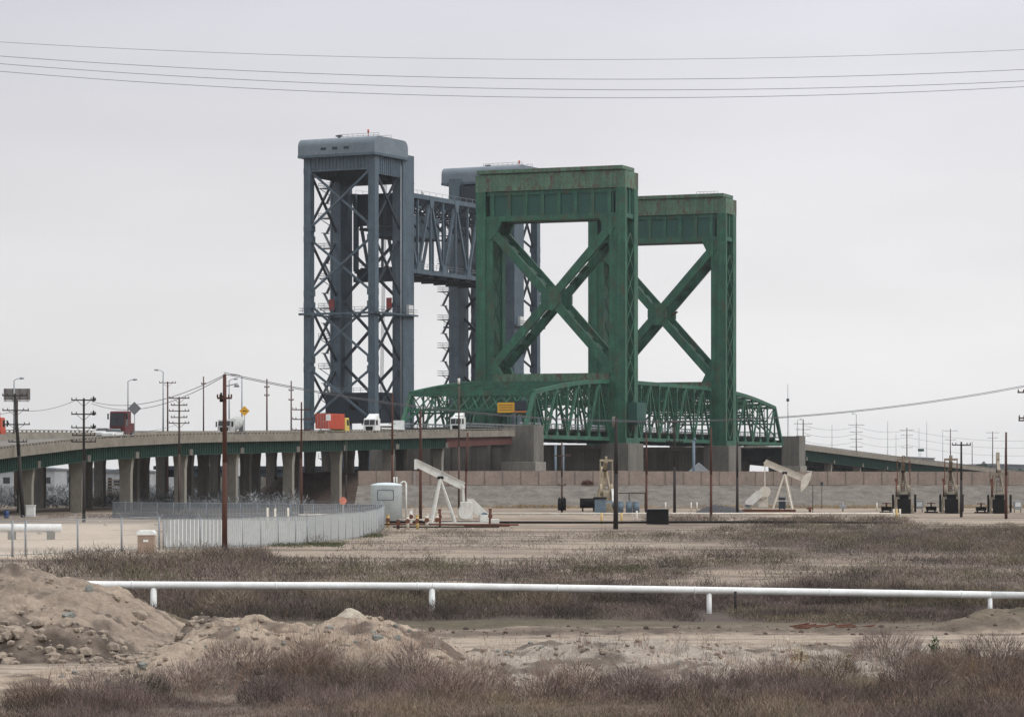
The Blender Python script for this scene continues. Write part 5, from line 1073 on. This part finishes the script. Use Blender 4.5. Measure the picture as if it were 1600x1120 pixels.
# white tank
t = thing('storage_tank', 'squat white storage tank with panel outline and top stubs', 'tank', (px(604,352),352,float(H(px(604,352),352))))
m = MB(); m.lathe([(0,4.65),(1.0,4.6),(1.8,4.42),(1.86,4.3),(1.84,4.28),(1.84,0),(0,0)],n=36); m.build('shell', mat('tank_paint',(.62,.70,.72),(.52,.59,.61),.8,.5,rust=(.3,.24,.18),rust_amt=.34,rust_scale=1.5), t)
m = MB()
for (a0, a1, z_) in ((-122,-62,3.75),(-122,-62,2.6)):
    for q in range(10): th = R(a0+(a1-a0)*q/10); t2 = R(a0+(a1-a0)*(q+1)/10); m.beam((1.87*math.cos(th),1.87*math.sin(th),z_),(1.87*math.cos(t2),1.87*math.sin(t2),z_),.05)
for th in (R(-122),R(-62)): m.beam((1.87*math.cos(th),1.87*math.sin(th),2.6),(1.87*math.cos(th),1.87*math.sin(th),3.75),.05)
m.build('panel_outline', STEELD, t); [MB().tube((q,-.3,4.4),(q,-.3,5.3),.09).build('vent_stub', WHITEM, t) for q in (.9,1.2)]
MB().poly([(2.3,-.2,0),(2.3,-.2,4.6),(2.0,-.2,4.8),(1.6,-.2,4.5)],.10,8).build('riser_pipe', WHITEM, t)
# piping manifold round the left pump jack
def valve(x, Yd, hgt, mt, label, wheel_=True):
    def b(t):
        MB().tube((0,0,-.1),(0,0,hgt),.16).build('post', mt, t)
        if wheel_: MB().tube((0,-.1,hgt*.62),(0,-.22,hgt*.62),.24,n=12).build('hand_wheel', RUSTM, t)
        MB().tube((0,0,hgt),(0,0,hgt+.08),.20).build('flange', mt, t)
    prop('valve_post', label, 'valve', x, Yd, b, 'valve posts round the pipework')
for a in ((606,318,1.3,YELP,'yellow post nearest the white tank base'),(622,312,.9,RUSTM,'rusty low valve left of the cream posts'),(637,310,1.35,CREAM,'cream valve post left of the rusty pole foot'),(652,310,1.35,YELP,'yellow valve post under the rusty pole'),(667,312,1.5,CREAM,'cream valve post under the left pump jack'),(683,315,1.4,CREAM,'short cream post between the left jack legs'),(687,318,1.9,RUSTM,'rusty upright next to the left jack rear leg'),(642,318,1.9,WHITEM,'white topped post behind the valves'),(766,322,1.9,RUSTM,'thin rusty post right of the left jack')): valve(*a)
t = prop('pipework', 'low rusty pipes lying round the left pump jack', 'pipe', 690, 313, lambda t: (MB().poly([(-6,0,.45),(-2,.1,.45),(4,-.2,.4),(8,0,.4)],.09,8).build('pipe', RUSTM, t), MB().poly([(-5,-1.6,.2),(0,-1.8,.2),(6,-1.4,.2)],.07,8).build('pipe', BLACKM, t), MB().poly([(-4.5,.8,.9),(-1,.8,.9),(-1,.8,.1)],.07,8).build('pipe', CREAM, t)))
prop('skid_frame', 'rust red low skid frame right of the left pump jack', 'skid', 758, 318, lambda t: (MB().box(-2.2,2.6,-.8,-.6,.1,.4).box(-2.2,2.6,.6,.8,.1,.4).box(-2.2,-2,-.6,.6,.12,.38).box(2.4,2.6,-.6,.6,.12,.38).build('frame', RUSTM, t), MB().box(.6,1.5,-.5,.5,.41,.9).build('box', WHITEM, t, .04)))
# cream pipe line across the middle
t = thing('pipeline', 'long cream pipe on stubs crossing behind the black box', 'pipe', (px(1075,400),400,0)); Yp = 400; zp = pz(803.5,Yp)+.1
m = MB(); x0, x1 = px(745,Yp)-t.location.x, px(1405,Yp)-t.location.x; m.tube((x0,0,zp),(x1,0,zp),.14,n=10); m.build('pipe', CREAM, t)
for q in np.linspace(x0+1,x1-1,12): MB().box(q-.12,q+.12,-.1,.1,-.1,zp-.1).build('support', WHITEM, t)
def goal(t):
    for q in (-.35,.0,.4): MB().tube((q,0,-.1),(q,0,1.35),.14).build('post', YELP if q == 0 else CREAM, t)
prop('bollard_set', 'yellow and cream posts at the right end of the long cream pipe', 'bollard', 1401, 372, goal)
for k, x in enumerate((940,971)):
    o = MB().tube((0,0,-.1),(0,0,1.25),.13,n=10).build('bollard', YELP); o.location = (px(x,340),340,float(H(px(x,340),340))); tag(o, ['yellow post left of the thickest black pole','yellow post right of the thickest black pole'][k], 'bollard')
for k, (x, Yd) in enumerate(((1040,440),(1080,440),(1089,440),(1370,440),(995,350))):
    o = MB().tube((0,0,-.1),(0,0,1.35),.11,n=10).build('bollard', CREAM); o.location = (px(x,Yd),Yd,float(H(px(x,Yd),Yd))); tag(o, ['cream post right of the blue drums','cream post left of the rust red pole','cream post nearest the rust red pole','cream post left of the end-on pump jacks','cream leaning stub in front of the blue drums'][k], 'bollard')
t = thing('pipeline', 'long thin black pipe on the ground in front of the cream one', 'pipe', (px(960,330),335,0)); m = MB(); zq = .28; m.poly([(px(600,330)-t.location.x,0,zq),(px(900,330)-t.location.x,.1,zq-.05),(px(1200,330)-t.location.x,0,zq),(px(1420,330)-t.location.x,.3,zq-.1)],.13,8); m.build('pipe', BLACKM, t)
t = thing('steel_box', 'black steel box with a flat lid standing on the thin black pipe line', 'box', (px(1028,335),335,-.2)); m = MB(); m.box(-1.25,1.15,-.9,-.82,.0,1.85); m.box(-1.25,1.15,.82,.9,.0,1.85); m.box(-1.25,-1.17,-.82,.82,.0,1.85); m.box(1.07,1.15,-.82,.82,.0,1.7); m.box(-1.17,1.07,-.82,.82,.0,.1); m.build('shell', BLACKM, t, .03); MB().box(-1.3,1.2,-.95,.4,1.86,1.93).build('lid', STEELD, t)
def drum_(t): MB().tube((0,0,0),(0,0,1.6),.48,n=18).build('body', BLUEG, t); [MB().tube((0,0,z),(0,0,z+.06),.51,n=18).build('hoop', BLUEG, t) for z in (.1,.75,1.45)]
for k, x in enumerate((969,983,994)): prop('drum', ['left of the three pale blue drums by the thickest black pole','middle of the three pale blue drums','right of the three pale blue drums'][k], 'drum', x, 432, drum_, 'pale blue drums')
prop('transformer_cabinet', 'dark blue cabinet at the foot of the yellowish end-on pump jack', 'cabinet', 938, 432, lambda t: (MB().box(-.8,.8,-.5,.5,0,1.9).build('body', BLUEG, t, .04), MB().box(-1,.9,-.6,.6,1.92,2.2).build('top', BLACKM, t)))
prop('horizontal_tank', 'black horizontal tank left of the yellowish pump jack', 'tank', 919, 440, lambda t: (MB().tube((-1.2,0,1.25),(1.2,0,1.25),.7,n=18).build('shell', BLACKM, t), [MB().box(q-.1,q+.1,-.5,.5,0,.7).build('leg', BLACKM, t) for q in (-.8,.8)]))
prop('pipe_rack', 'dark thin overhead frame between the black and rusty poles', 'rack', 983, 438, lambda t: (MB().beam((-2.4,0,2.7),(2.4,0,2.7),.12).build('top_bar', BLACKM, t), [MB().beam((q,0,0),(q,0,2.7),.1).build('leg', BLACKM, t) for q in (-2.3,0,2.3)]))
prop('cabinet', 'dark grey electric box beside the right pump jack', 'cabinet', 1222, 446, lambda t: (MB().box(-.5,.5,-.3,.3,.3,2.0).build('body', STEELD, t, .03), MB().box(-.4,-.3,-.2,.2,-.1,.3).build('leg', BLACKM, t), MB().box(.3,.4,-.2,.2,-.1,.3).build('leg', BLACKM, t)))
prop('wellhead', 'small grey wellhead between the right jack and the end-on jacks', 'wellhead', 1317, 440, lambda t: (MB().box(-.5,.5,-.3,.3,.5,.95).build('body', GREYM, t, .04), MB().tube((0,0,0),(0,0,1.4),.1).build('stem', GREYM, t)))
prop('post_lamp', 'thin post with a dark square head right of the curved jack head', 'post', 1284, 470, lambda t: (MB().tube((0,0,0),(0,0,4.0),.05).build('shaft', WOODB, t), MB().box(-.2,.2,-.1,.1,3.7,4.2).build('head', STEELD, t)))
prop('post', 'slim dark post under the curved head of the right pump jack', 'post', 1270, 428, lambda t: MB().tube((0,0,0),(0,0,4.0),.05).build('shaft', WOODK, t))
m = MB(); vs = []; n1, n2 = 26, 9
for i in range(n1):
    for j in range(n2):
        f = i/(n1-1); g_ = j/(n2-1); h = math.sin(math.pi*f)**.6*math.sin(math.pi*g_)**.8; vs.append(((f-.5)*7, (g_-.5)*4, -.05+1.15*h*(1+.3*float(fbm(f*8, g_*5)))))
m.add(vs, [(i*n2+j,(i+1)*n2+j,(i+1)*n2+j+1,i*n2+j+1) for i in range(n1-1) for j in range(n2-1)]); o = m.build('gravel_pile', mat('dark_gravel',(.085,.085,.09),(.05,.05,.055),4,.95,bump=.8,bscale=5)); o.location = (px(1125,425),425,0); tag(o, 'long dark gravel pile behind the rust red pole', 'gravel pile')
# pieces behind the flood wall
prop('shed', 'low pale gabled roof peeping over the wall by the farther tower pier', 'shed', 1092, 620, lambda t: (MB().box(-2,2,-2,2,0,5.6).build('wall', CONCL, t), MB().prism([(-2.3,5.6),(2.3,5.6),(0,7.6)],'y',-2.3,2.3).build('roof', GREYM, t)))
prop('standpipe', 'pale upright pipe with bent top below the lift span', 'pipe', 1084, 600, lambda t: MB().poly([(0,0,0),(0,0,12),(.5,0,12.3)],.28,8).build('pipe', BLUEG, t))
for k, x in enumerate((868,880)): prop('dock_post', ['left','right'][k]+' slim blue grey post right of the concrete end pier', 'post', x, 600, lambda t: MB().tube((0,0,0),(0,0,11),.22).build('shaft', BLUEG, t))
# far ground clutter seen between the viaduct columns
def wareh(x, Yd, wpx, ytop, mt, roof, label):
    X_ = px(x,Yd); hw = wpx*Yd/F/2; zt_ = pz(ytop,Yd); t = thing('warehouse', label, 'warehouse', (X_,Yd,0)); MB().box(-hw,hw,-12,12,-1,zt_-1.2).build('wall', mt, t); MB().prism([(-hw-.5,zt_-1.2),(hw+.5,zt_-1.2),(hw+.5,zt_-.8),(0,zt_),(-hw-.5,zt_-.8)],'y',-12.5,12.5).build('roof', roof, t)
    m = MB(); [m.box(q-1,q+1,-12.06,-12,zt_*.3,zt_*.55) for q in np.arange(-hw+3,hw-2,6)]; m.build('windows', GLASSD, t)
HZ1 = mat('pale_shed_wall',(.40,.42,.43),None,.1,.8); HZ2 = mat('dull_shed_roof',(.16,.18,.20),None,.1,.8)
for a in ((50,900,90,728,HZ1,HZ2,'distant pale shed between the leftmost viaduct columns'),(140,1000,70,730,HZ2,HZ2,'distant grey shed left of the pole with five crossarms'),(205,820,60,731,HZ1,HZ2,'distant shed above the stacked planks'),(300,950,60,727,HZ1,HZ1,'distant white building seen behind the tall reddish pole'),(395,1000,70,729,HZ2,HZ1,'distant building behind the middle viaduct columns'),(1410,1600,90,713,HZ1,HZ2,'distant pale warehouse above the descending viaduct'),(1290,1200,44,733,HZ1,HZ1,'low white building under the right viaduct'),(1545,1900,120,724,HZ2,HZ2,'hazy long building at the far right')): wareh(*a)
def stack_(t):
    for k in range(9): MB().box(-3.2+(k%3)*.35,3.2-.3*(k%2),-1.5,1.5,.1+k*.52,.34+k*.52).build('beam_layer', CONCL if k%2 else PINK, t); MB().box(-2.4,-2.1,-1.4,1.4,.34+k*.52,.62+k*.52).box(2.0,2.3,-1.4,1.4,.34+k*.52,.62+k*.52).build('spacer', WOODB, t)
prop('beam_stack', 'stack of pale concrete beams seen between viaduct columns', 'beam stack', 192, 520, stack_)
c = np.stack([px(rng.uniform(-40,480,1700),1)*rng.uniform(480,760,1700), np.zeros(1700)],1); yy = rng.uniform(480,760,1700); c = np.stack([px(rng.uniform(-60,470,1700),1)*yy, yy],1)
twigs('distant_scrub', c, rng.uniform(1.0,3.6,1700), 2.4, 34, .16, lambda c: np.array([.19,.20,.21])*(1+.6*fbm(c[:,0]*.05,c[:,1]*.05,3))[:,None], 'dull blue grey scrub beyond the viaduct columns', .5)
# distant trees
def tree(x, Yd, wpx, hz_, label, seed, col=LEAFD):
    X_ = px(x,Yd); t = thing('tree', label, 'tree', (X_,Yd,0), 0, 'distant trees'); r = random.Random(seed); w_ = wpx*Yd/F
    m = MB(); m.tube((0,0,0),(.2,0,hz_*.5),.3,.18); [m.tube((.2,0,hz_*.4),(r.uniform(-w_*.3,w_*.3),r.uniform(-1,1),hz_*r.uniform(.6,.85)),.13,.05,n=5) for _ in range(5)]; m.build('trunk', BARK, t)
    m = MB(); blobs = [(r.uniform(-.34,.34)*w_, r.uniform(-.3,.3)*w_, hz_*r.uniform(.35,.9), r.uniform(.12,.24)*w_) for _ in range(12)]
    for _ in range(2600):
        b = blobs[r.randrange(12)]; d = Vector((r.gauss(0,1),r.gauss(0,1),r.gauss(0,1))).normalized()*b[3]*r.random()**.35; p = Vector(b[:3])+Vector((d.x,d.y,d.z*1.2)); s_ = r.uniform(.15,.38); u = Vector((r.gauss(0,1),r.gauss(0,1),r.gauss(0,1))).normalized(); v = u.orthogonal().normalized()
        m.add([p-u*s_,p+v*s_*.6,p+u*s_,p-v*s_*.6],[(0,1,2,3)])
    me_ = bpy.data.meshes.new('crown'); me_.from_pydata(m.v, [], m.f); me_.materials.append(col); o = bpy.data.objects.new('crown', me_); COL.objects.link(o); o.parent = t
for a in ((1533,1300,22,9.5,'tallest distant tree right of the middle end-on pump jack',1),(1543,1320,16,9.0,'slim distant tree touching the tallest one',2),(1517,1250,24,6.0,'low distant bush left of the tallest tree',3),(1585,1500,34,6.5,'low distant tree above the wall near the right edge',4),(1604,1500,30,7.0,'distant tree cut by the right edge',5),(1566,1600,30,5.5,'faint low distant tree between the others at right',6)): tree(*a)
c = np.stack([px(rng.uniform(1180,1700,1500),1)*1, np.zeros(1500)],1); yy = rng.uniform(1500,2000,1500); c = np.stack([px(rng.uniform(1180,1750,1500),1)*yy, yy],1)
twigs('far_treeline', c, rng.uniform(2.5,6.5,1500), 7, 30, .7, lambda c: np.tile(np.array([.05,.06,.055]),(len(c),1)), 'faint low line of far vegetation at the right', .5)
# red bush on the wall and the green weed in front
def bushlet(t, n_=500, w_=1.4, h_=1.0, mt=None, leaf=.12):
    r = random.Random(5); m = MB()
    for _ in range(n_):
        a = r.random()*6.28; q = r.random()**.5; p = Vector((q*w_*math.cos(a), q*w_*.6*math.sin(a), r.random()*h_*math.sqrt(max(.05,1-q*q)))); d = Vector((r.gauss(0,.6),r.gauss(0,.6),1)).normalized()*leaf*2; s_ = Vector((r.gauss(0,1),r.gauss(0,1),0)).normalized()*leaf*.5; m.add([p-s_,p+s_,p+d+s_*.3,p+d-s_*.3],[(0,1,2,3)])
    me_ = bpy.data.meshes.new('leaves'); me_.from_pydata(m.v, [], m.f); me_.materials.append(mt); o = bpy.data.objects.new('leaves', me_); COL.objects.link(o); o.parent = t
    MB().poly([(0,0,-.2),(.05,0,h_*.6)],.03,5).build('stem', BARK, t)
t = thing('shrub', 'rust red dry shrub growing over the flood wall ledge', 'shrub', (px(918,498),498.4,3.6)); bushlet(t, 500, 1.0, .8, mat('rust_red_twig',(.13,.055,.045),None,3,.9), .12)
t = thing('weed', 'green leafy weed standing in the purple brush at the right', 'plant', (px(1461,86),86,float(H(px(1461,86),86)))); bushlet(t, 260, .20, .75, LEAFG, .05)
for k, (x, Yd, s_) in enumerate(((1480,86,.3),(1250,84.5,.25),(1520,83,.2),(1320,84,.25))):
    t = thing('weed', ['yellowish weed right of the green leafy weed','tiny yellow flowered weed above the brush left of centre right','small yellow weed low in the right brush','olive weed in the brush below the berm'][k], 'plant', (px(x,Yd),Yd,float(H(px(x,Yd),Yd)))); bushlet(t, 160, s_, .55, mat('yellow_weed',(.32,.22,.07),(.2,.16,.06),8,.8), .03)
t = thing('debris_heap', 'heap of rust red scrap by the far side of the dirt track', 'debris', (px(1300,113),113,float(H(px(1300,113),113)))); r = random.Random(3)
for k in range(16): x = r.uniform(-1.3,1.3); y = r.uniform(-.4,.4); a = r.uniform(-.5,.5); MB().beam((x-.35*math.cos(a),y-.2,.03+.1*r.random()),(x+.35*math.cos(a),y+.35*math.sin(a),.05+.18*r.random()),.09,.04).build('scrap_piece', RUSTM, t)
prop('tote_box', 'white tote box beside the leaning pole at the left', 'box', 48, 384, lambda t: (MB().box(-.55,.55,-.5,.5,.1,1.45).build('body', WHT, t, .06), MB().box(-.6,.6,-.55,.55,1.46,1.6).build('lid', WHT, t)))
prop('barrel', 'blue barrel near the thick white pipe at the left edge', 'barrel', 10, 380, lambda t: (MB().lathe([(0,0),(.3,0),(.33,.3),(.31,.33),(.33,.36),(.33,.65),(.3,.95),(0,.95)],n=18).build('body', mat('blue_plastic',(.04,.08,.22),None,3,.5), t), MB().tube((0,0,.95),(0,0,1.0),.28,n=16).build('lid', BLACKM, t)))
for k, (x, Yd, w_, h_) in enumerate(((165,330,9,6),(243,330,7,6),(156,345,6,5),(62,285,10,4))): rock(x, 0, Yd, w_, h_, ROCKW, ['white boulder near the pole with five crossarms','white boulder behind the brown lidded box','small white stone at a viaduct column foot','pale lump in the yard behind the chain link fence'][k], 40+k)
prop('panel_sign', 'blank white panel on posts behind the viaduct columns', 'sign', 381, 590, lambda t: (MB().box(-1.3,1.3,-.08,.08,4.9,8.0).build('panel', WHT, t), [MB().beam((q,.2,0),(q,.2,8.0),.14).build('post', GREYM, t) for q in (-1,1)]))
prop('dirt_pile', 'low brown heap behind the left end of the slatted fences', 'dirt pile', 238, 385, lambda t: MB().lathe([(3.4,0),(2.8,.35),(2.0,.8),(1.1,1.15),(.3,1.35),(0,1.36)],n=22).build('heap', BROWNB, t))
c = scatter(130, px(60,385), px(330,385), 372, 392, lambda x, y: .7+0*x)
twigs('yard_weeds', c, .4+.6*rng.random(len(c)), .9, 30, .05, colf(.3,.3,.1,0,33), 'thin dry weeds in front of the viaduct columns', .7)
c = scatter(900, px(1000,345), px(1420,345), 336, 356, lambda x, y: .45+1.2*fbm(x*.2+9, y*.2, 3)); c = c[~((np.abs(c[:,0]-px(1028,335)) < 1.8) & (c[:,1] < 337))]
twigs('bank_brush', c, .7+.6*np.clip(fbm(c[:,0]*.2, c[:,1]*.2, 3)+.5,0,1), 1.1, 60, .05, colf(.25,.25,.2,0,41), 'brown brush bank right of the black steel box behind the thin black pipe', .5)
# ------------------------------------------------------------------ haze
def haze(d):
    m = bpy.data.materials.new('haze'); m.use_nodes = True; n = m.node_tree.nodes; n.clear(); o = n.new('ShaderNodeOutputMaterial'); v = n.new('ShaderNodeVolumePrincipled')
    v.inputs['Density'].default_value = d; v.inputs['Color'].default_value = (.93,.95,1,1); v.inputs['Anisotropy'].default_value = .2; m.node_tree.links.new(v.outputs[0], o.inputs['Volume'])
    ob = MB().box(-6100,6100,-300,7100,-3,110).build('haze', m); tag(ob, kind='stuff')
haze(.00005)
